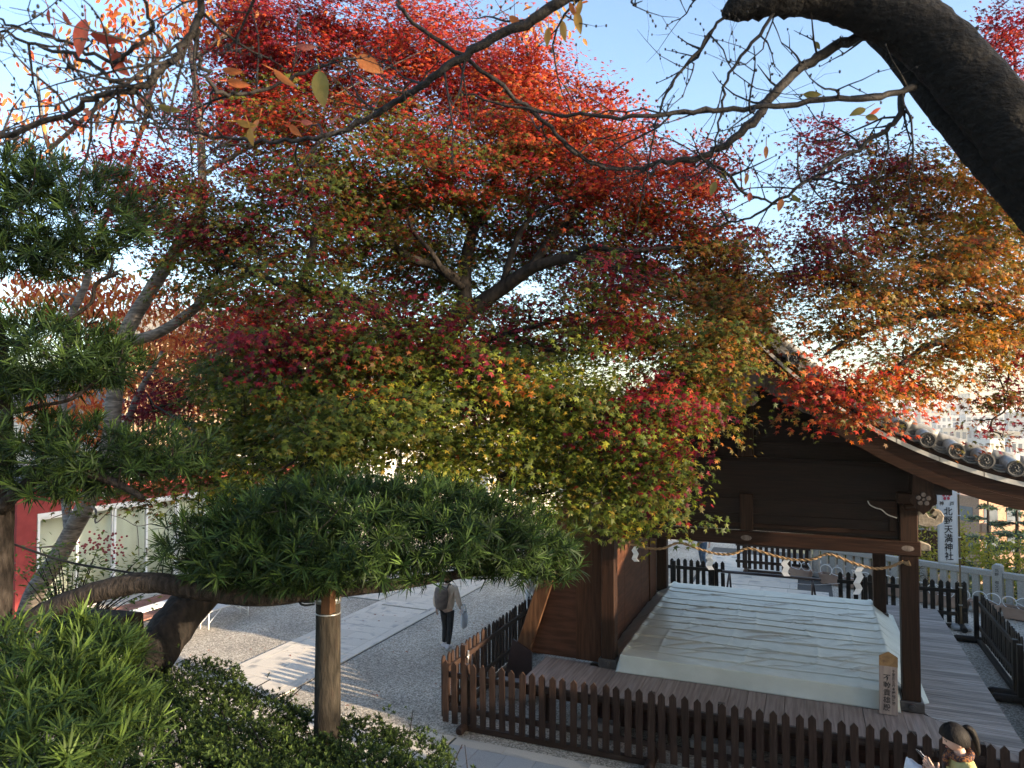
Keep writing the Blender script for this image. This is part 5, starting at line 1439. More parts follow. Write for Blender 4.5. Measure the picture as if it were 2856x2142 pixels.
blobs = [
 (560, 60, 130, 90, 9.6, 'R', .9), (640, 150, 170, 140, 9.4, 'RC', 1.0), (850, 90, 220, 130, 9.4, 'RO', 1.0), (1010, 200, 200, 150, 9.1, 'OR', 1.0), (1130, 190, 95, 150, 9.0, 'O', .95),
 (500, 230, 110, 130, 9.4, 'RC', .8), (700, 300, 240, 120, 8.7, 'RMG', 1.0), (950, 360, 250, 120, 8.3, 'MGR', 1.0), (1170, 330, 190, 130, 8.6, 'OM', .95),
 (1290, 290, 105, 105, 8.6, 'O', 1.0), (1260, 190, 45, 50, 8.8, 'O', .5), (1400, 400, 170, 95, 8.2, 'OR', 1.0), (1500, 350, 75, 60, 8.3, 'O', .9), (1490, 480, 90, 70, 8.0, 'OM', .9),
 (310, 390, 90, 105, 9.0, 'RC', 1.0), (400, 480, 120, 95, 8.8, 'CM', .9), (520, 470, 160, 120, 8.4, 'MGC', .9), (700, 470, 200, 130, 7.9, 'GGMC', .95), (930, 500, 240, 120, 9.0, 'GGM', .9),
 (1180, 490, 220, 110, 9.0, 'MGC', .95), (1400, 540, 180, 115, 8.4, 'MCG', .95), (1540, 620, 120, 100, 7.8, 'MB', .85), (640, 630, 170, 105, 7.2, 'GGM', .9), (690, 720, 190, 85, 6.6, 'CCMG', .95),
 (560, 690, 60, 50, 6.9, 'R', .6), (880, 690, 150, 85, 6.8, 'CGG', .9), (1080, 730, 140, 45, 7.2, 'CGG', .6), (1290, 660, 150, 90, 6.6, 'CCMG', .9), (1480, 740, 170, 100, 7.0, 'MGB', .95),
 (1610, 675, 105, 85, 7.4, 'MB', .9), (1600, 570, 70, 70, 7.8, 'MC', .6), (450, 600, 110, 85, 8.2, 'GM', .75), (480, 800, 120, 80, 8.6, 'GGM', .55), (350, 870, 75, 55, 9.0, 'C', .9), (600, 850, 160, 95, 7.5, 'GGG', .9),
 (620, 880, 40, 40, 6.6, 'A', .5), (800, 830, 170, 105, 6.7, 'GGG', .95), (800, 860, 70, 50, 6.2, 'AO', .7), (1000, 810, 180, 105, 6.6, 'GGYC', .95), (1200, 840, 180, 105, 6.6, 'YGG', .95), (1090, 870, 60, 50, 6.2, 'AY', .6), (1390, 880, 105, 75, 6.3, 'CCRG', .9),
 (1525, 885, 85, 65, 6.9, 'GB', 1.0), (1480, 820, 80, 65, 6.8, 'GMC', .9), (560, 960, 190, 65, 7.5, 'GGG', .9), (800, 960, 200, 60, 7.1, 'GGY', .9), (1080, 950, 200, 75, 6.7, 'YGG', .9), (1300, 980, 160, 85, 6.5, 'YGG', 1.0),
 (1420, 1020, 85, 100, 6.3, 'CGGY', 1.0), (1340, 1080, 120, 55, 6.3, 'GGY', 1.0), (1180, 1050, 130, 50, 6.6, 'GYM', .6), (470, 1060, 75, 34, 6.4, 'YY', .8), (1270, 1130, 70, 28, 5.9, 'G', .5), (720, 920, 170, 75, 5.9, 'GGG', .9), (610, 1000, 150, 45, 5.9, 'GGY', .8), (900, 900, 150, 70, 6.0, 'GGY', .8), (560, 900, 130, 60, 6.6, 'GGG', .8), (1000, 1000, 150, 45, 6.2, 'GY', .8), (780, 760, 150, 60, 6.4, 'CGM', .7), (420, 1000, 150, 45, 7.6, 'GGM', .8), (300, 1050, 110, 40, 7.4, 'GM', .6), (520, 1040, 110, 30, 7.2, 'GY', .6), (880, 620, 280, 110, 9.6, 'GM', .6), (1260, 700, 230, 90, 9.4, 'GMM', .6), (900, 790, 320, 90, 9.0, 'GGG', .8), (620, 780, 200, 90, 9.0, 'GGM', .6), (1250, 900, 250, 80, 8.4, 'GGY', .7), (1480, 640, 150, 90, 9.0, 'MB', .6),
]
o, nleaf = maple_crown(mp, blobs, sk, g)
o.matrix_parent_inverse = mp_off
tr = g.build('trunk', M['bark_maple'], mp); tr.matrix_parent_inverse = mp_off

# ------------------------------------------------------------------ second maple, right
mp2b = Vector((4.9, 7.6, 0.0))
mp2 = empty('maple_tree', mp2b, 0, 'orange and olive maple reaching in from the right above the tiled roof', 'tree')
off2 = Matrix.Translation(mp2b).inverted()
g = MB(); sk2 = Skel()
limb(g, sk2, [mp2b, mp2b + Vector((-.1, .1, 2.2)), W(3120, 1000, 8.0), W(2960, 920, 7.9)], [.20, .17, .14, .11], 12, 5)
limb(g, sk2, [W(2960, 920, 7.9), W(2820, 870, 7.8), W(2700, 860, 7.6), W(2560, 880, 7.4), W(2420, 920, 7.2), W(2300, 990, 7.0)], [.09, .07, .055, .045, .03, .014])
limb(g, sk2, [W(2960, 920, 7.9), W(2860, 960, 7.7), W(2740, 945, 7.5), W(2600, 960, 7.3), W(2480, 1040, 7.0), W(2380, 1090, 6.8)], [.07, .055, .042, .034, .022, .01])
limb(g, sk2, [W(2960, 920, 7.9), W(2880, 700, 8.2), W(2760, 560, 8.6), W(2600, 500, 8.9), W(2400, 500, 9.1)], [.08, .06, .045, .03, .014])
limb(g, sk2, [W(2880, 700, 8.2), W(2840, 400, 8.8), W(2830, 150, 9.2)], [.05, .035, .015])
blobs2 = [
 (1890, 400, 150, 110, 8.6, 'CM', .75), (1760, 290, 75, 55, 9.2, 'C', .35), (1750, 380, 60, 60, 9.0, 'C', .45), (2060, 420, 160, 140, 8.2, 'MAB', .95), (1790, 560, 140, 90, 8.1, 'MC', .85), (2000, 590, 210, 110, 7.7, 'BAM', 1.0),
 (2160, 660, 110, 120, 7.6, 'BAM', .8), (2150, 520, 90, 80, 7.9, 'BYA', 1.0), (1850, 690, 170, 85, 7.3, 'AMB', .75), (2060, 740, 160, 75, 7.3, 'AB', .6), (1770, 830, 65, 60, 6.8, 'ROM', .7), (1890, 830, 110, 60, 6.8, 'OAMB', .8),
 (1850, 880, 100, 40, 6.6, 'ROMM', .7), (2170, 860, 70, 40, 7.8, 'CM', .5), (2000, 830, 90, 45, 7.2, 'AM', .7), (2140, 920, 50, 30, 7.6, 'CM', .6), (2170, 180, 70, 150, 9.0, 'CR', .7), (2190, 40, 50, 60, 9.2, 'C', .6), (1690, 600, 70, 60, 8.6, 'MC', .6), (1640, 520, 50, 50, 8.9, 'C', .35), (2180, 780, 60, 60, 7.5, 'MC', .6),
]
o, n2 = maple_crown(mp2, blobs2, sk2, g, size=.078, cover=3.0)
o.matrix_parent_inverse = off2
tr = g.build('trunk', M['bark_maple'], mp2); tr.matrix_parent_inverse = off2
print('maple leaves', nleaf, n2)

# ------------------------------------------------------------------ podocarpus pads
def rosettes(C, A, S, nl, name, parent, tmpl, m, cols, spread=(25, 95), par_inv=None, tipbias=.5):
    """C centres, A axes, S leaf length per rosette"""
    n = len(C); tot = n * nl
    Cn = np.repeat(C, nl, 0); An = np.repeat(A, nl, 0); Sn = np.repeat(S, nl) * RNG.uniform(.75, 1.15, tot)
    perp = np.cross(An, rvec(tot)); perp /= np.maximum(1e-6, np.linalg.norm(perp, axis=1, keepdims=True))
    th = np.radians(RNG.uniform(spread[0], spread[1], tot))
    Hd = An * np.cos(th)[:, None] + perp * np.sin(th)[:, None]
    Nn = An * np.sin(th)[:, None] - perp * np.cos(th)[:, None] + .25 * rvec(tot)
    P = Cn + An * (RNG.uniform(-.35, .12, tot) * Sn)[:, None]
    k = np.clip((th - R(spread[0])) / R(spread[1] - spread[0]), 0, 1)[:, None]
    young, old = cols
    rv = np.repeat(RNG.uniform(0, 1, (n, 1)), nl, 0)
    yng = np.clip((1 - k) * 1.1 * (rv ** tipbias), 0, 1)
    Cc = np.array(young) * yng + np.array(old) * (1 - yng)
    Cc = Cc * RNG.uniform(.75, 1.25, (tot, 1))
    o = leaves(name, *tmpl, P, Nn, Hd, Sn, Cc, m, parent)
    if par_inv is not None: o.matrix_parent_inverse = par_inv
    return o
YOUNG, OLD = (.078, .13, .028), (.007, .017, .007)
mk_base = W(10, 1760, 4.7)
mk = empty('podocarpus_tree', mk_base, 0, 'cloud-pruned podocarpus with dark green pads and a long propped branch', 'tree')
mko = Matrix.Translation(mk_base).inverted()
g = MB(); skm = Skel()
limb(g, skm, [W(-30, 1900, 4.6), W(-18, 1700, 4.6), W(-10, 1500, 4.65), W(-5, 1250, 4.7), W(-8, 1050, 4.75), W(-40, 800, 4.8)], [.12, .105, .095, .088, .08, .06], 12, 6, .06)
limb(g, skm, [W(20, 1770, 4.5), W(150, 1695, 4.45), W(290, 1645, 4.4), W(420, 1625, 4.4), W(560, 1645, 4.45), W(720, 1665, 4.5), W(900, 1650, 4.6), W(1100, 1630, 4.8), W(1300, 1600, 4.95), W(1480, 1580, 5.05)], [.062, .064, .064, .063, .062, .058, .05, .04, .03, .018], 12, 6, .07)
for (px, py, d) in ((180, 900, 4.7), (330, 760, 4.7), (120, 1130, 4.6), (330, 1040, 4.6), (250, 1320, 4.6), (480, 1300, 4.6), (560, 1230, 4.9)):
    grow(g, skm, W(px, py, d), .015, 7, .10, rmax=.05, n=4)
limb(g, skm, [W(0, 1420, 4.6), W(100, 1335, 4.55), W(220, 1315, 4.5), W(330, 1350, 4.5), W(400, 1390, 4.5)], [.045, .04, .034, .026, .016], 8, 5, .06)
# pads: (cx,cy,rx,ry in 2212 px, depth, depth half-size, count)
pads = [
 (130, 470, 225, 150, 4.9, .50, 520), (40, 390, 110, 90, 4.8, .4, 150), (70, 550, 150, 80, 4.8, .4, 170), (110, 770, 195, 110, 4.75, .42, 360), (200, 790, 110, 75, 4.7, .35, 110), (60, 830, 100, 50, 4.6, .3, 70), (190, 985, 195, 95, 4.7, .42, 300), (370, 980, 120, 65, 4.8, .3, 110), (60, 940, 80, 70, 4.6, .3, 70), (120, 1050, 110, 45, 4.6, .3, 80),
 (800, 1150, 420, 130, 4.65, .55, 1350), (560, 1185, 200, 110, 4.5, .40, 380), (1110, 1190, 150, 85, 5.0, .40, 320), (700, 1230, 230, 42, 4.6, .35, 200), (620, 1235, 200, 50, 4.45, .3, 160), (720, 1085, 220, 70, 4.8, .4, 240), (950, 1100, 170, 70, 4.9, .4, 190), (400, 1160, 60, 45, 4.4, .2, 26), (1190, 1220, 70, 45, 5.1, .25, 45),
]
C_, A_, S_2 = [], [], []
right = np.array([CA, SA, 0]); fwd = np.array([-SA, CA, 0]); upv = np.array([0, 0, 1.])
for (cx, cy, rx, ry, d, sd, cnt) in pads:
    c = np.array(Q(cx, cy, d)); sx = rx * 1.29114 * d / FPX * .95; sz = ry * 1.29114 * d / FPX * .9
    u_ = rvec(cnt); 
    rr_ = RNG.uniform(.45, 1, (cnt, 1)) ** .6
    u_[:, 2] = np.where(u_[:, 2] < -.35, u_[:, 2] * .75, u_[:, 2])
    lump = 1 + .16 * np.sin(u_[:, :1] * 9 + cx) * np.cos(u_[:, 1:2] * 7 + cy) + .07 * RNG.normal(size=(cnt, 1))
    p = c + (u_[:, :1] * right * sx + u_[:, 1:2] * fwd * sd + u_[:, 2:3] * upv * sz) * rr_ * lump
    a = u_[:, :1] * right * .7 + u_[:, 1:2] * fwd * .7 + u_[:, 2:3] * upv * .8 + upv * .42 + .5 * rvec(cnt)
    a /= np.linalg.norm(a, axis=1, keepdims=True)
    C_.append(p); A_.append(a); S_2.append(RNG.uniform(.078, .125, cnt))
    for k in range(cnt // 9):
        grow(g, skm, p[k], .004, 4, .10, rmax=.02, n=2)
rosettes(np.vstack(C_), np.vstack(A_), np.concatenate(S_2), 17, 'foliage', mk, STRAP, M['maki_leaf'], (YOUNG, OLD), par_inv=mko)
tr = g.build('trunk', M['bark_maki'], mk); tr.matrix_parent_inverse = mko
# nearer bush of the same leaf, lower left
c = np.array(Q(120, 1530, 3.0))
bush = empty('podocarpus_bush', (c[0], c[1], 2.9), 0, 'bright strap-leaved podocarpus bush filling the lower left corner', 'bush')
bo = Matrix.Translation(bush.location).inverted()
C_, A_, S_2 = [], [], []
for (cx, cy, rx, ry, d, sd, cnt) in ((90, 1500, 190, 160, 3.1, .5, 420), (120, 1620, 200, 160, 2.8, .45, 330), (200, 1440, 90, 80, 3.3, .3, 90)):
    cc_ = np.array(Q(cx, cy, d)); sx = rx * 1.29114 * d / FPX; sz = ry * 1.29114 * d / FPX
    u_ = rvec(cnt); u_[:, 2] = np.abs(u_[:, 2]) * np.where(RNG.random(cnt) < .8, 1, -.6); rr_ = RNG.uniform(.35, 1, (cnt, 1)) ** .6
    p = cc_ + (u_[:, :1] * right * sx + u_[:, 1:2] * fwd * sd + u_[:, 2:3] * upv * sz) * rr_
    a = u_[:, :1] * right * .5 + u_[:, 1:2] * fwd * .5 + upv * .9 + .4 * rvec(cnt); a /= np.linalg.norm(a, axis=1, keepdims=True)
    C_.append(p); A_.append(a); S_2.append(RNG.uniform(.075, .115, cnt))
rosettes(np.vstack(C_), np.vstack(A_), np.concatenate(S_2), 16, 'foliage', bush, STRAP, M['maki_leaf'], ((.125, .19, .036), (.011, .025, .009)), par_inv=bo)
g = MB()
for k in range(14): g.tube([(c[0] + RNG.normal(0, .1), c[1] + RNG.normal(0, .1), 2.75), (c[0] + RNG.normal(0, .12), c[1] + RNG.normal(0, .12), 3.3), (c[0] + RNG.normal(0, .2), c[1] + RNG.normal(0, .15), c[2] - .1)], [.012, .009, .004], 6, 3)
o = g.build('stems', M['bark_maki'], bush); o.matrix_parent_inverse = bo

# prop post, its metal straps, timber beam, cable
pt = W(916, 1655, 4.62); pb = W(912, 2130, 4.62)
post = empty('prop_post', (pb.x, pb.y, pb.z), 0, 'round lichened wooden post propping the long podocarpus branch', 'post')
MB().tube([(0, 0, -.3), (0, 0, .3), (pt.x - pb.x, pt.y - pb.y, (pt.z - pb.z) * .6), (pt.x - pb.x, pt.y - pb.y, pt.z - pb.z)], [.086, .084, .080, .077], 20, 4, rough=.012).build('shaft', M['post_wood'], post)
zt = pt.z - pb.z
MB().tube([(pt.x - pb.x, pt.y - pb.y, zt - .055), (pt.x - pb.x, pt.y - pb.y, zt - .015)], .0825, 20, 1).build('strap', M['galv'], post)
MB().tube([(pt.x - pb.x, pt.y - pb.y, zt - .125), (pt.x - pb.x, pt.y - pb.y, zt - .118)], .0825, 20, 1).build('wire', M['galv'], post)
MB().box(.02, .085, -.10, -.04, zt - .10, zt + .07).build('packing_block', M['brace'], post)
for k in range(3): MB().tube([(-.06, -.06, zt - .03 - k * .015), (-.13, -.10, zt - .02 - k * .02), (-.22, -.06, zt + .0), (-.32, 0, zt + .03)], [.006, .008, .006, .004], 5, 4).build('wire', M['cable'], post)
a, b = W(150, 1730, 5.0), W(372, 1752, 4.6)
o = MB().bar(a, b, .16, .17).build('timber_beam', M['bark_maple'], None, .012)
tag(o, 'dark squared timber lying below the propped branch at the left', 'beam')
o = MB().tube([W(30, 1515, 4.7), W(180, 1565, 4.7), W(330, 1592, 4.65), W(460, 1612, 4.6)], .008, 6, 5).build('cable', M['cable'])
tag(o, 'black cable strung from the podocarpus trunk to its long branch', 'cable')

# ------------------------------------------------------------------ azalea hedge on the bank
hp = [(300, 1570, 4.3), (420, 1545, 4.6), (540, 1580, 4.7), (640, 1615, 4.7), (760, 1640, 4.6), (860, 1665, 4.5), (350, 1640, 3.9), (500, 1650, 4.1), (640, 1690, 4.1), (780, 1720, 4.0), (900, 1750, 4.0), (420, 1720, 3.5), (580, 1760, 3.5), (740, 1790, 3.5), (250, 1520, 4.9), (160, 1600, 4.4), (420, 1500, 5.2)]
hdg = empty('azalea_hedge', W(800, 2142, 4.4), 0, 'clipped dark green azalea hedge along the bottom of the picture', 'hedge')
ho = Matrix.Translation(hdg.location).inverted()
C_, A_ = [], []
for (px, py, d) in hp:
    cnt = 760; c = np.array(Q(px, py, d)); sx, sd, sz = .36, .36, .22
    u_ = rvec(cnt); rr_ = RNG.uniform(.75, 1.06, (cnt, 1))
    u_[:, 2] = np.abs(u_[:, 2]) * np.where(RNG.random(cnt) < .85, 1, -1)
    p = c + (u_[:, :1] * right * sx + u_[:, 1:2] * fwd * sd + u_[:, 2:3] * upv * sz) * rr_
    hi = RNG.random(cnt) < .04; p[hi] += upv * RNG.uniform(.03, .12, (hi.sum(), 1))
    a = u_ * [.6, .6, .6] + upv * .7 + .5 * rvec(cnt); a /= np.linalg.norm(a, axis=1, keepdims=True)
    C_.append(p); A_.append(a)
C_ = np.vstack(C_); A_ = np.vstack(A_)
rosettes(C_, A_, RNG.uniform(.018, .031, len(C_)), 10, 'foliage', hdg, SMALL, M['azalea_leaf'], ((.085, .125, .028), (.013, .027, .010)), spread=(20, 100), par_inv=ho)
g = MB()
for (px, py, d) in hp:
    c = Q(px, py, d)
    for k in range(7): g.tube([c + Vector((RNG.normal(0, .1), RNG.normal(0, .1), -.75)), c + Vector((RNG.normal(0, .2), RNG.normal(0, .2), -.2)), c + Vector((RNG.normal(0, .25), RNG.normal(0, .25), .12))], [.008, .006, .003], 4, 3)
o = g.build('stems', M['bark_maki'], hdg); o.matrix_parent_inverse = ho

# ------------------------------------------------------------------ orange-leaved cherry at left, pale bark
ct_b = Q(20, 1370, 8.4)
ct = empty('cherry_tree', (ct_b.x, ct_b.y, max(0, ct_b.z - 1.2)), 0, 'pale-barked cherry with hanging orange leaves behind the podocarpus', 'tree')
co = Matrix.Translation(ct.location).inverted()
g = MB(); skc = Skel()
limb(g, skc, [Vector((ct.location.x, ct.location.y, ct.location.z)), Q(60, 1320, 8.4), Q(128, 1200, 8.3), Q(195, 1070, 8.2), Q(236, 960, 8.2), Q(248, 850, 8.3), Q(268, 730, 8.4), Q(330, 620, 8.5), Q(400, 510, 8.6), Q(433, 460, 8.7), Q(436, 350, 8.8), Q(426, 210, 9.0), Q(414, 120, 9.1), Q(400, 20, 9.3), Q(385, -60, 9.4)], [.125, .11, .10, .098, .092, .088, .085, .08, .07, .058, .05, .045, .04, .03, .018], 12, 6, .03)
limb(g, skc, [Q(268, 740, 8.4), Q(340, 720, 8.3), Q(410, 675, 8.2), Q(470, 625, 8.2), Q(560, 580, 8.3), Q(650, 530, 8.5)], [.07, .06, .055, .05, .04, .025], 10)
limb(g, skc, [Q(414, 130, 9.1), Q(470, 90, 9.0), Q(540, 30, 9.0), Q(600, -30, 9.0)], [.035, .03, .025, .015])
limb(g, skc, [Q(433, 380, 8.8), Q(500, 340, 8.6), Q(570, 300, 8.4), Q(660, 240, 8.2)], [.03, .025, .018, .01])
limb(g, skc, [Q(195, 1070, 8.2), Q(260, 950, 8.6), Q(300, 850, 9.0), Q(350, 760, 9.4)], [.05, .045, .04, .02])
limb(g, skc, [Q(150, 1160, 8.3), Q(140, 1050, 8.8), Q(135, 900, 9.4), Q(150, 700, 9.8), Q(190, 560, 10.0), Q(100, 300, 10.2), Q(80, 150, 10.2)], [.055, .055, .052, .05, .045, .032, .015])
limb(g, skc, [Q(190, 560, 10.0), Q(300, 300, 9.8), Q(330, 150, 9.8), Q(320, 0, 9.8)], [.04, .03, .022, .012])
limb(g, skc, [Q(100, 330, 10.2), Q(200, 240, 9.6), Q(300, 160, 9.2), Q(390, 90, 9.0)], [.03, .03, .025, .015])
for (px, py, d) in ((60, 1180, 7.9), (230, 1110, 7.8), (330, 1130, 7.6), (390, 1090, 7.6), (300, 1200, 7.7), (90, 1230, 7.9), (50, 1240, 7.9), (110, 1120, 7.8), (260, 1060, 7.8), (420, 1120, 7.4)):
    grow(g, skc, Q(px, py, d), .004, 5, .15, rmax=.03, n=4)
CL, CO_ = [], []
def hang(cx, cy, rx, ry, d, sd, n, cols):
    c = np.array(Q(cx, cy, d)); sx = rx * 1.29114 * d / FPX; sz = ry * 1.29114 * d / FPX
    for k in range(n // 4):
        u_ = rvec(1)[0] * RNG.uniform(.1, 1) ** .5
        p0 = c + u_[0] * right * sx + u_[1] * fwd * sd + u_[2] * upv * sz
        if k % 5 == 0: grow(g, skc, p0, .003, 4, .15, rmax=.02, n=2)
        m_ = RNG.integers(5, 12)
        CL.append(p0 + RNG.normal(0, .12, (m_, 3))); pool = np.array(cols); CO_.append(pool[RNG.integers(0, len(pool), m_)] * RNG.uniform(.75, 1.25, (m_, 1)))
ORG = ((.55, .16, .05), (.60, .24, .07), (.48, .10, .04), (.62, .32, .10), (.40, .07, .04))
for a_ in ((200, 170, 190, 140, 9.4, .8, 210, ORG), (470, 40, 130, 60, 9.0, .6, 150, ORG), (60, 270, 90, 70, 9.8, .6, 90, ORG), (330, 60, 120, 80, 9.2, .6, 120, ORG), (240, 380, 80, 90, 9.4, .5, 40, ORG), (1200, 40, 60, 40, 8.0, .3, 40, ORG),
           (150, 640, 150, 60, 11.5, .9, 620, ORG), (330, 700, 200, 110, 12.0, 1.2, 1500, ORG), (480, 830, 170, 90, 12.0, 1.0, 850, ORG), (150, 900, 110, 60, 11.0, .7, 480, ORG), (560, 720, 90, 80, 12.0, .8, 330, ORG), (290, 860, 120, 70, 11.5, .8, 420, ORG), (330, 1010, 60, 30, 9, .4, 60, ORG)):
    hang(*a_)
P = np.vstack(CL); n = len(P)
o = leaves('foliage', *OVAL, P, rvec(n) + np.array([0, 0, .2]), rvec(n) * .6 + np.array([0, 0, -.9]), RNG.uniform(.085, .135, n), np.vstack(CO_), M['orange_leaf'], ct); o.matrix_parent_inverse = co
tr = g.build('trunk', M['bark_pale'], ct); tr.matrix_parent_inverse = co

# nandina with red berries below it
nb = Q(150, 1240, 7.0)
nd = empty('nandina_shrub', (nb.x, nb.y, nb.z - .9), 0, 'nandina shrub with red berry clusters in front of the red wall', 'shrub')
no = Matrix.Translation(nd.location).inverted()
g = MB(); PP = []; 
for k in range(42):
    c = Q(RNG.uniform(40, 330), RNG.uniform(1180, 1290), RNG.uniform(6.8, 7.3))
    g.tube([nd.location + Vector((RNG.normal(0, .15), RNG.normal(0, .1), 0)), (nd.location + c) / 2 + Vector((0, 0, .15)), c], [.008, .006, .003], 4, 3)
    PP.append(np.array(c) + RNG.normal(0, .09, (26, 3)))
P = np.vstack(PP); n = len(P)
pool = np.array(((.075, .13, .025), (.12, .18, .03), (.05, .09, .02), (.17, .19, .03)))
o = leaves('foliage', *SMALL, P, rvec(n) * .7 + upv, rvec(n) + upv * -.2, RNG.uniform(.045, .075, n), pool[RNG.integers(0, 4, n)], M['green_leaf'], nd); o.matrix_parent_inverse = no
o = g.build('stems', M['bark_maki'], nd); o.matrix_parent_inverse = no
g = MB()
for (px, py) in ((205, 1165), (228, 1180), (255, 1188), (190, 1180), (240, 1170)):
    c = Q(px, py, 6.7)
    for k in range(16): g.ball(c + Vector(RNG.normal(0, .045, 3)), .011, .011, .011, 6, 4)
mb_ = mat('dark_red_berry', (.18, .012, .02), (.26, .02, .025), 9, rough=.35, spec=.5)
o = g.build('berries', mb_, nd); o.matrix_parent_inverse = no; o['kind'] = 'stuff'

# ------------------------------------------------------------------ near cherry: great dark trunk and bare twigs
nc_b = W(3180, 1300, 2.3)
nc = empty('cherry_tree', (nc_b.x, nc_b.y, nc_b.z), 0, 'great dark cherry trunk at upper right spreading nearly bare branches overhead', 'tree')
nco = Matrix.Translation(nc.location).inverted()
g = MB(); skn = Skel()
limb(g, skn, [nc_b, Q(2350, 520, 2.25), Q(2225, 330, 2.2), Q(2125, 210, 2.2), Q(2020, 95, 2.2), Q(1930, 35, 2.2), Q(1810, -8, 2.2), Q(1690, -25, 2.15), Q(1540, -60, 2.1)], [.15, .12, .105, .098, .094, .088, .078, .066, .05], 22, 9, .035)
limb(g, skn, [Q(2320, 540, 2.28), Q(2220, 430, 2.28), Q(2120, 320, 2.3), Q(2030, 215, 2.33), Q(1945, 115, 2.36), Q(1885, 68, 2.4)], [.075, .068, .064, .058, .048, .034], 16, 8, .04)
for k in range(60):      # gnarled lump where an old limb was cut
    pass
limb(g, skn, [Q(1720, 0, 2.15), Q(1640, 2, 2.12), Q(1590, 18, 2.1), Q(1562, 34, 2.1)], [.05, .05, .036, .010], 14, 6, .16)
g2 = MB()
def twiglimb(pts, rad, sides=7): 
    P, rr = smooth_path([Q(*p) for p in pts], [q * .78 for q in rad], 6)
    P = [p + Vector(RNG.normal(0, .0035, 3)) for p in P]
    g2.tube(P, rr, sides, 1, rough=.07); skn.put(P, rr); return P, rr
B1 = []
B1.append(twiglimb([(1900, 70, 2.35), (1845, 85, 2.3), (1750, 132, 2.25), (1662, 212, 2.2), (1636, 255, 2.2), (1570, 312, 2.2), (1515, 337, 2.2), (1440, 350, 2.2), (1380, 362, 2.2), (1300, 366, 2.2)], [.028, .022, .021, .019, .018, .0155, .013, .010, .0085, .006]))
B1.append(twiglimb([(1975, 190, 2.2), (1900, 208, 2.1), (1790, 216, 2.0), (1650, 230, 1.95), (1520, 236, 1.9), (1390, 250, 1.9), (1250, 251, 1.9), (1120, 232, 1.95), (990, 196, 2.0)], [.014, .012, .011, .010, .009, .0075, .006, .005, .003]))
B1.append(twiglimb([(1945, 205, 2.3), (1945, 245, 2.28), (1900, 290, 2.25), (1800, 350, 2.25), (1700, 420, 2.25), (1620, 470, 2.3), (1540, 490, 2.35)], [.014, .013, .010, .008, .007, .005, .003]))
B1.append(twiglimb([(1530, -30, 2.1), (1420, -30, 2.0), (1320, -20, 1.95), (1230, -5, 1.9), (1150, 42, 1.9), (1050, 92, 1.9), (960, 150, 1.9), (880, 205, 1.95), (800, 255, 2.0), (700, 292, 2.0), (600, 306, 2.05), (500, 300, 2.1), (400, 283, 2.15), (320, 255, 2.2)], [.03, .026, .022, .019, .018, .016, .014, .012, .0105, .009, .0075, .006, .005, .003]))
B1.append(twiglimb([(620, -60, 1.6), (520, -40, 1.6), (440, -5, 1.6), (425, 50, 1.6), (385, 115, 1.6), (340, 160, 1.6), (300, 192, 1.6), (215, 208, 1.6), (140, 248, 1.6), (60, 276, 1.6), (-40, 310, 1.6)], [.011, .011, .011, .0105, .0105, .011, .010, .0085, .0085, .009, .009]))
B1.append(twiglimb([(425, 40, 1.6), (432, 130, 1.65), (470, 195, 1.7), (540, 202, 1.75), (640, 165, 1.8), (740, 125, 1.8), (830, 140, 1.85)], [.008, .0075, .007, .006, .005, .004, .0025]))
B1.append(twiglimb([(860, -10, 1.9), (880, 40, 1.9), (1000, 120, 1.95), (1100, 200, 2.0), (1190, 275, 2.1), (1240, 330, 2.15), (1310, 365, 2.2)], [.006, .007, .008, .008, .008, .008, .007]))
B1.append(twiglimb([(300, -20, 1.5), (330, 60, 1.55), (290, 100, 1.55), (240, 130, 1.6), (120, 80, 1.6), (40, 60, 1.65), (-20, 30, 1.7)], [.004, .006, .006, .006, .005, .004, .003]))
B1.append(twiglimb([(-20, 60, 1.7), (60, 90, 1.7), (170, 125, 1.65), (250, 175, 1.6), (290, 195, 1.6)], [.004, .005, .006, .006, .007]))
B1.append(twiglimb([(1700, -20, 2.2), (1650, 60, 2.1), (1580, 150, 2.1), (1560, 230, 2.1), (1540, 330, 2.15), (1500, 360, 2.2)], [.007, .007, .006, .005, .004, .003]))
B1.append(twiglimb([(1560, 40, 2.1), (1500, 120, 2.1), (1440, 200, 2.1), (1410, 300, 2.15), (1390, 420, 2.2), (1370, 520, 2.3)], [.006, .006, .005, .004, .003, .002]))
B1.append(twiglimb([(1730, 430, 2.25), (1690, 440, 2.25), (1650, 430, 2.25), (1610, 420, 2.25), (1560, 365, 2.2), (1520, 345, 2.2)], [.003, .004, .005, .006, .006, .005]))
B1.append(twiglimb([(2110, 60, 2.6), (2060, 90, 2.6), (2000, 60, 2.6)], [.010, .012, .014]))
def twig(p, dr, L, r_, depth):
    """zigzag twig with buds, side shoots recursive"""
    pts = [p]; d = Vector(dr).normalized(); nseg = max(3, int(L / .045)); q = Vector(p)
    for i in range(nseg):
        d = (d + Vector(RNG.normal(0, .20, 3)) + Vector((0, 0, .02))).normalized()
        q = q + d * (L / nseg); pts.append(q.copy())
    rad = [r_ * (1 - .7 * i / nseg) for i in range(nseg + 1)]
    g2.tube(pts, rad, 5, 1, cap=True, rough=.08)
    for i in range(1, nseg + 1):
        if RNG.random() < .55: g2.ball(pts[i] + Vector(RNG.normal(0, r_ * .7, 3)), .0032, .0032, .0048, 5, 3)
    if depth > 0:
        for i in range(1, nseg):
            if RNG.random() < .42:
                s_ = (d.cross(Vector(rvec(1)[0]))).normalized()
                twig(pts[i], (pts[i + 1] - pts[i]).normalized() * .6 + s_ * .8, L * RNG.uniform(.3, .6), rad[i] * .75, depth - 1)
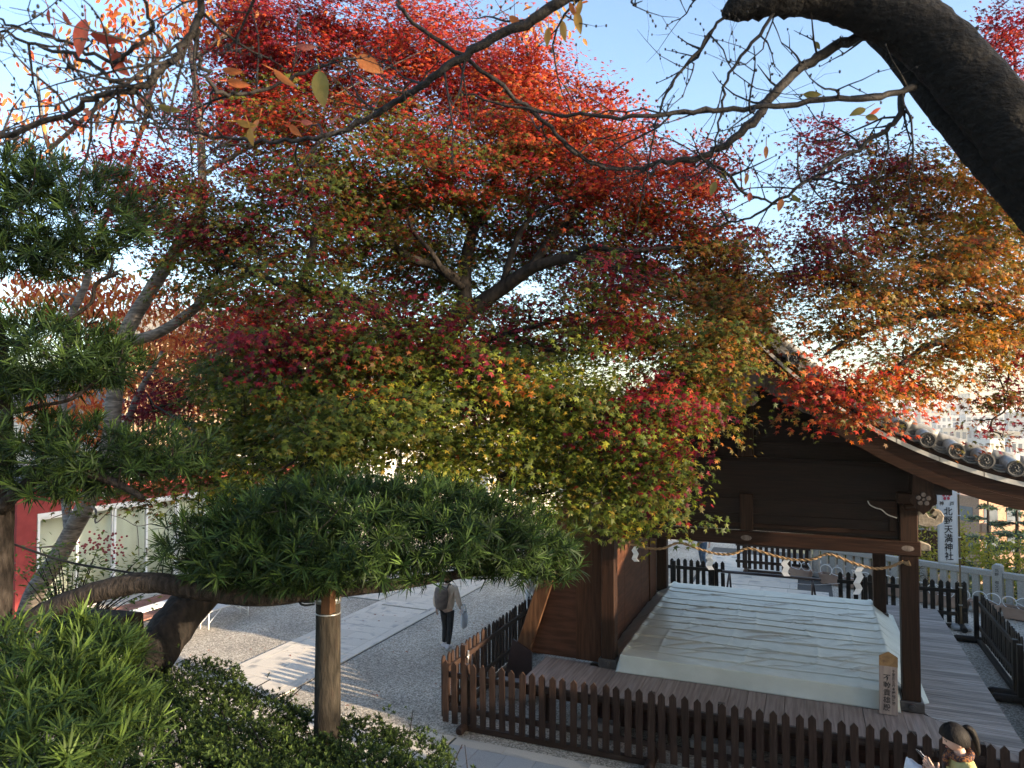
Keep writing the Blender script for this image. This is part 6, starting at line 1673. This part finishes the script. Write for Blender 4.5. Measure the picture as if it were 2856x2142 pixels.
for bi, (P, rr) in enumerate(B1):
    step = 4 if bi != 3 else 3
    for i in range(3, len(P) - 1, step):
        if RNG.random() < .72:
            t = (P[i + 1] - P[i]).normalized(); s_ = t.cross(Vector(rvec(1)[0])).normalized()
            twig(P[i], t * .55 + s_ * .8 + Vector((0, 0, RNG.uniform(-.2, .25))), RNG.uniform(.16, .46), min(rr[i] * .55, .0042), 2)
for k in range(26):      # twig tangle under the trunk, top right
    c = Q(RNG.uniform(1360, 1960), RNG.uniform(60, 440), RNG.uniform(2.0, 2.5)); a_, ra, dd = skn.near(c)
    twig(a_, (c - a_).normalized(), min(.6, dd), .0042, 2)
for k in range(24):      # and top left
    c = Q(RNG.uniform(0, 420), RNG.uniform(20, 330), RNG.uniform(1.6, 2.2)); a_, ra, dd = skn.near(c)
    twig(a_, (c - a_).normalized(), min(.45, dd), .0035, 2)
tr = g.build('trunk', M['bark_cherry'], nc); tr.matrix_parent_inverse = nco
o = g2.build('twigs', M['twig'], nc); o.matrix_parent_inverse = nco
# hanging leaves, each its own piece
def big_leaf(px, py, d, L, ang, tilt, col, wid=1.0):
    rows = []; nseg = 9
    for i in range(nseg + 1):
        t = i / nseg; w = .24 * L * wid * (math.sin(math.pi * t ** .8)) ** .9 + .0006
        bend = -.16 * L * t * t
        rows.append([(t * L, -w, .16 * w + bend), (t * L, -w * .5, .05 * w + bend), (t * L, 0, bend), (t * L, w * .5, .05 * w + bend), (t * L, w, .16 * w + bend)])
    g = MB().strip(rows); g.tube([(-.025, 0, .012), (0, 0, 0)], .0012, 5, 1)
    me = g.mesh('leaf')
    m = bpy.data.materials.get('near_leaf_%s' % col)
    if not m:
        cc_ = {'red': ((.33, .055, .035), (.48, .11, .06)), 'orange': ((.45, .13, .045), (.55, .21, .07)), 'yellow': ((.38, .20, .04), (.46, .27, .07)), 'green': ((.15, .145, .04), (.27, .20, .06)), 'pink': ((.42, .11, .085), (.52, .18, .12))}[col]
        m = mat('near_leaf_%s' % col, cc_[0], cc_[1], 14, rough=.5, bump=.2, bscale=60)
        B = m.node_tree.nodes['Principled BSDF']; N = m.node_tree.nodes; L_ = m.node_tree.links
        tr_ = N.new('ShaderNodeBsdfTranslucent'); src = B.inputs['Base Color'].links[0].from_socket; L_.new(src, tr_.inputs['Color'])
        mx = N.new('ShaderNodeMixShader'); mx.inputs[0].default_value = .4
        L_.new(B.outputs[0], mx.inputs[1]); L_.new(tr_.outputs[0], mx.inputs[2]); L_.new(mx.outputs[0], N['Material Output'].inputs['Surface'])
    o = add('leaf', me, m, nc)
    p = Q(px, py, d)
    # axis in the picture plane: ang measured clockwise from photo-right
    ax = Vector((CA, SA, 0)) * math.cos(ang) + Vector((0, 0, -1)) * math.sin(ang)
    nn = Vector((SA, -CA, 0)); nn = Matrix.Rotation(tilt, 3, ax) @ nn; yy = nn.cross(ax)
    mt = Matrix((ax, yy, nn)).transposed().to_4x4(); mt.translation = p
    o.matrix_parent_inverse = nco; o.matrix_basis = mt
for a_ in ((185, 40, 1.55, .085, 1.85, .2, 'red'), (195, 75, 1.6, .075, .25, 1.0, 'red', .8), (225, 95, 1.6, .075, .75, 1.1, 'red', .8), (240, 120, 1.6, .06, .9, .4, 'red'), (690, 152, 1.7, .088, 1.5, .2, 'green', 1.05), (770, 122, 1.75, .075, .55, .3, 'orange'),
           (325, 205, 1.7, .075, 2.4, .6, 'pink', .8), (340, 228, 1.7, .06, .3, 1.0, 'green', .7), (540, 275, 1.7, .045, 1.5, .5, 'yellow'), (510, 262, 1.7, .05, .3, .9, 'yellow', .8), (560, 258, 1.75, .04, 2.2, .5, 'orange'), (480, 150, 1.7, .05, .2, 1.0, 'orange', .8), (490, 175, 1.7, .055, .25, .8, 'orange', .8),
           (590, 150, 1.7, .07, .75, 1.0, 'orange', .7), (640, 100, 1.7, .05, .1, 1.0, 'pink', .7), (735, 250, 1.8, .045, 2.6, .8, 'pink', .8), (625, 270, 1.8, .04, .8, .5, 'orange'), (760, 310, 1.8, .04, 1.2, .8, 'orange', .7), (650, 262, 1.8, .03, .2, .6, 'pink'),
           (1245, 25, 1.9, .06, 1.4, .3, 'yellow', .8), (1215, 45, 1.9, .055, 1.5, .6, 'yellow', .8), (1185, 60, 1.9, .05, 1.7, .4, 'yellow', .8), (1230, 5, 1.9, .045, 1.2, .8, 'orange', .7), (1150, 35, 1.9, .04, 2.6, .8, 'pink'), (1100, 35, 1.9, .04, .7, .6, 'orange'), (1255, 0, 1.9, .05, 1.8, .3, 'yellow', .7),
           (1735, 203, 2.0, .055, .1, .8, 'green', .8), (1870, 235, 2.1, .05, 2.8, .3, 'green'), (1870, 250, 2.1, .04, .3, .8, 'green'), (1880, 245, 2.15, .04, -.4, .8, 'red', .8), (1655, 315, 2.2, .04, 1.6, .3, 'orange', .7), (1560, 365, 2.2, .04, 1.3, .5, 'green', .8), (1545, 392, 2.2, .045, 1.9, .3, 'green'), (1520, 395, 2.2, .04, 2.7, .8, 'yellow', .7),
           (1620, 415, 2.2, .03, 1.6, .2, 'red'), (1690, 430, 2.2, .04, 1.9, .3, 'orange'), (1710, 420, 2.2, .04, .8, .7, 'green', .7), (1615, 375, 2.2, .035, 1.8, .4, 'orange', .7), (1760, 90, 2.3, .03, 1.0, .6, 'green'), (105, 20, 1.9, .04, 1.6, .4, 'red', .8), (135, 25, 1.9, .045, 1.1, .5, 'red', .7), (120, 60, 1.9, .03, 1.8, .4, 'pink'),
           (180, 235, 1.9, .045, .7, .5, 'pink', .7), (215, 250, 1.9, .05, 1.9, .5, 'orange', .7), (150, 255, 1.9, .04, .5, .7, 'pink', .7), (260, 260, 1.9, .04, 1.9, .4, 'orange', .8)):
    big_leaf(*a_)

# ------------------------------------------------------------------ trees and bushes beyond the terrace
def leafy(name, base, crown, rad, n, cols, label, size=(.07, .12), m='green_leaf', cat='tree', tmpl=OVAL, clumps=30, stem_r=.12, group=None):
    r_ = empty(name, base, 0, label, cat, group); inv = Matrix.Translation(Vector(base)).inverted()
    g = MB(); s_ = Skel(); cr = Vector(crown); bs = Vector(base)
    limb(g, s_, [bs, bs.lerp(cr, .5) + Vector((random.uniform(-.2, .2), 0, 0)), cr], [stem_r, stem_r * .75, stem_r * .3], 8, 4)
    cc_ = []
    for k in range(clumps):
        u_ = rvec(1)[0] * RNG.uniform(.35, 1) ** .5
        p = np.array(cr) + u_ * np.array(rad); grow(g, s_, p, .008, 5, .12, n=3); cc_.append(p)
    cc_ = np.array(cc_); idx = RNG.integers(0, clumps, n)
    P = cc_[idx] + RNG.normal(0, 1, (n, 3)) * np.array(rad) * .20
    pool = np.array(cols); cl = (idx * 7) % len(pool); rnd_ = RNG.random(n) < .5; cl = np.where(rnd_, RNG.integers(0, len(pool), n), cl)
    o = leaves('foliage', *tmpl, P, rvec(n) * .8 + upv * .7, rvec(n) - upv * .3, RNG.uniform(size[0], size[1], n), pool[cl] * RNG.uniform(.8, 1.2, (n, 1)), M[m], r_); o.matrix_parent_inverse = inv
    t = g.build('trunk', M['bark_maki'], r_); t.matrix_parent_inverse = inv
    return r_
YEL = ((.30, .30, .03), (.40, .36, .035), (.22, .25, .03), (.46, .36, .05))
p = bal(-.2, 1.3); leafy('garden_bush', (p.x, p.y, -1.5), (p.x, p.y, 1.3), (.9, .7, 1.1), 2600, YEL, 'sunlit yellow-green bush between the pavilion corner and the banner', cat='bush', stem_r=.05)
p = bal(1.6, 1.2); leafy('garden_bush', (p.x, p.y, -1.5), (p.x, p.y, .75), (.9, .6, .75), 2200, YEL, 'sunlit yellow-green bush behind the lettered balustrade post', cat='bush', stem_r=.05)
p = bal(3.2, 1.4); leafy('garden_bush', (p.x, p.y, -1.5), (p.x, p.y, .55), (1.0, .6, .6), 2000, YEL + ((.12, .16, .03),), 'sunlit bush behind the balustrade at the right picture edge', cat='bush', stem_r=.05)
p = bal(.1, -.45); leafy('garden_bush', (p.x, p.y, .02), (p.x, p.y, .55), (.32, .2, .4), 700, ((.06, .045, .03), (.10, .08, .045), (.08, .09, .03)), 'thin leafless-looking shrub before the balustrade beside the front post', (.02, .04), cat='bush', stem_r=.02)
LIME = ((.24, .33, .03), (.32, .40, .04), (.18, .27, .03))
c = W(1590, 1400, 22); leafy('garden_tree', (c.x, c.y, 0), (c.x, c.y, 2.4), (1.3, 1.2, 1.7), 6000, LIME, 'bright lime-green tree beside the left eave of the stage hall', stem_r=.1)
for k in range(3):
    p = Vector((.5 + k * .8, 25.0 - k * .12, .2)); leafy('garden_bush', p, p + Vector((0, 0, .2)), (.4, .35, .16), 500, ((.05, .10, .02), (.09, .15, .03), (.14, .17, .04)), ('low green plant in the kerb bed, left end', 'low green plant in the kerb bed, middle', 'low green plant in the kerb bed, right end')[k], (.03, .06), cat='plant', stem_r=.01, clumps=12)

def cedar(px, py, d, h, spread, label):
    top = W(px, py, d); base = Vector((top.x, top.y, top.z - h))
    r_ = empty('cedar_tree', base, 0, label, 'tree', 'blue-green cedars below the terrace'); inv = Matrix.Translation(base).inverted()
    g = MB(); s_ = Skel(); limb(g, s_, [base, base.lerp(top, .5), top], [.22, .15, .03], 8, 5)
    PP, HH = [], []
    for k in range(34):
        t = .18 + .8 * k / 34 + RNG.uniform(-.02, .02); a = k * 2.4 + RNG.uniform(-.3, .3); L = spread * (1.05 - t) ** .75 * RNG.uniform(.75, 1.1)
        z = base.z + h * t; p0 = Vector((base.x, base.y, z)); dr = Vector((math.cos(a), math.sin(a), 0)); p1 = p0 + dr * L + Vector((0, 0, -.10 * L))
        g.tube([p0, p0.lerp(p1, .5) + Vector((0, 0, .06 * L)), p1], [.05, .03, .01], 5, 3)
        m_ = int(260 * L); tt = RNG.uniform(.12, 1, m_) ** .7
        q = np.array(p0)[None] + tt[:, None] * np.array(p1 - p0)[None] + RNG.normal(0, 1, (m_, 3)) * np.array([.16, .16, .07]) * (.4 + L * .35) + np.array([0, 0, .06 * L]) * (4 * tt * (1 - tt))[:, None]
        PP.append(q); HH.append(np.tile(np.array(dr), (m_, 1)) + rvec(m_) * .8 - upv * .25)
    P = np.vstack(PP); n = len(P); pool = np.array(((.035, .075, .055), (.05, .095, .06), (.028, .06, .045), (.09, .12, .045)))
    o = leaves('foliage', *NEEDLE, P, rvec(n) * .6 + upv, np.vstack(HH), RNG.uniform(.16, .3, n), pool[RNG.integers(0, 4, n)] * RNG.uniform(.75, 1.3, (n, 1)), M['cedar_leaf'], r_); o.matrix_parent_inverse = inv
    t_ = g.build('trunk', M['bark_maki'], r_); t_.matrix_parent_inverse = inv
cedar(2755, 1385, 34, 11, 3.4, 'flat-branched blue-green cedar directly right of the banner')
cedar(2835, 1395, 30, 9, 3.0, 'dense dark cedar at the right edge above the balustrade')
cedar(2580, 1410, 38, 10, 3.0, 'cedar half hidden behind the banner and pavilion corner')
# unseen evergreens added right of the frame to cast shade on the scene
GRV = ((.05, .09, .025), (.08, .11, .03), (.03, .06, .02))
for i, (x, y, h, rx, n) in enumerate(((10.5, 1.5, 12.0, 2.9, 9000), (11.5, -3.0, 12.0, 3.0, 6000))):
    leafy('added_shade_tree', (x, y, 0), (x, y, h * .66), (rx, rx, h * .4), n, GRV, ('unseen tall evergreen added for shade, level with the viewer on the right', 'unseen tall evergreen added for shade, behind the viewer on the right')[i], (.18, .30), stem_r=.22, tmpl=SMALL, clumps=40, group='evergreens added for shade right of the viewer')
leafy('added_shade_tree', (11.3, 6.6, 0), (11.3, 6.6, 10.1), (2.2, 2.8, 1.15), 3000, GRV, 'unseen high-crowned evergreen added to shade the maple, right of the steps', (.18, .30), stem_r=.2, tmpl=SMALL, clumps=36, group='evergreens added for shade right of the viewer')  # unseen tree, crown height set to shade the maple's middle limbs
# fallen leaves on path and gravel
fl = np.array([(RNG.uniform(-12, -6), RNG.uniform(9.5, 16), .032) for _ in range(110)] + [(RNG.uniform(-8, 0), RNG.uniform(8.6, 9.9), .032) for _ in range(16)])
cols = np.array(((.20, .05, .03), (.28, .10, .05), (.16, .08, .05)))
leaves('fallen_leaves', *OVAL, fl, rvec(len(fl)) * .3 + upv, rvec(len(fl)), RNG.uniform(.05, .08, len(fl)), cols[RNG.integers(0, 3, len(fl))], M['orange_leaf'], None)
bpy.data.objects['fallen_leaves']['label'] = 'brown fallen leaves scattered over the paving and gravel'
bpy.data.objects['fallen_leaves']['category'] = 'leaves'

# ------------------------------------------------------------------ the hazy air over the city
hz_m = bpy.data.materials.new('haze'); hz_m.use_nodes = True
hn = hz_m.node_tree.nodes; hn.clear()
ho_ = hn.new('ShaderNodeOutputMaterial'); hv = hn.new('ShaderNodeVolumePrincipled')
hv.inputs['Color'].default_value = (0.93, 0.92, 0.90, 1); hv.inputs['Density'].default_value = 0.0004; hv.inputs['Anisotropy'].default_value = 0.3
hz_m.node_tree.links.new(hv.outputs[0], ho_.inputs['Volume'])
hb = MB().box(-4100, 3100, -60, 8100, -63, 26).build('haze', hz_m)
hb['kind'] = 'stuff'; hb['label'] = 'pale haze in the air over the city'; hb['category'] = 'haze'
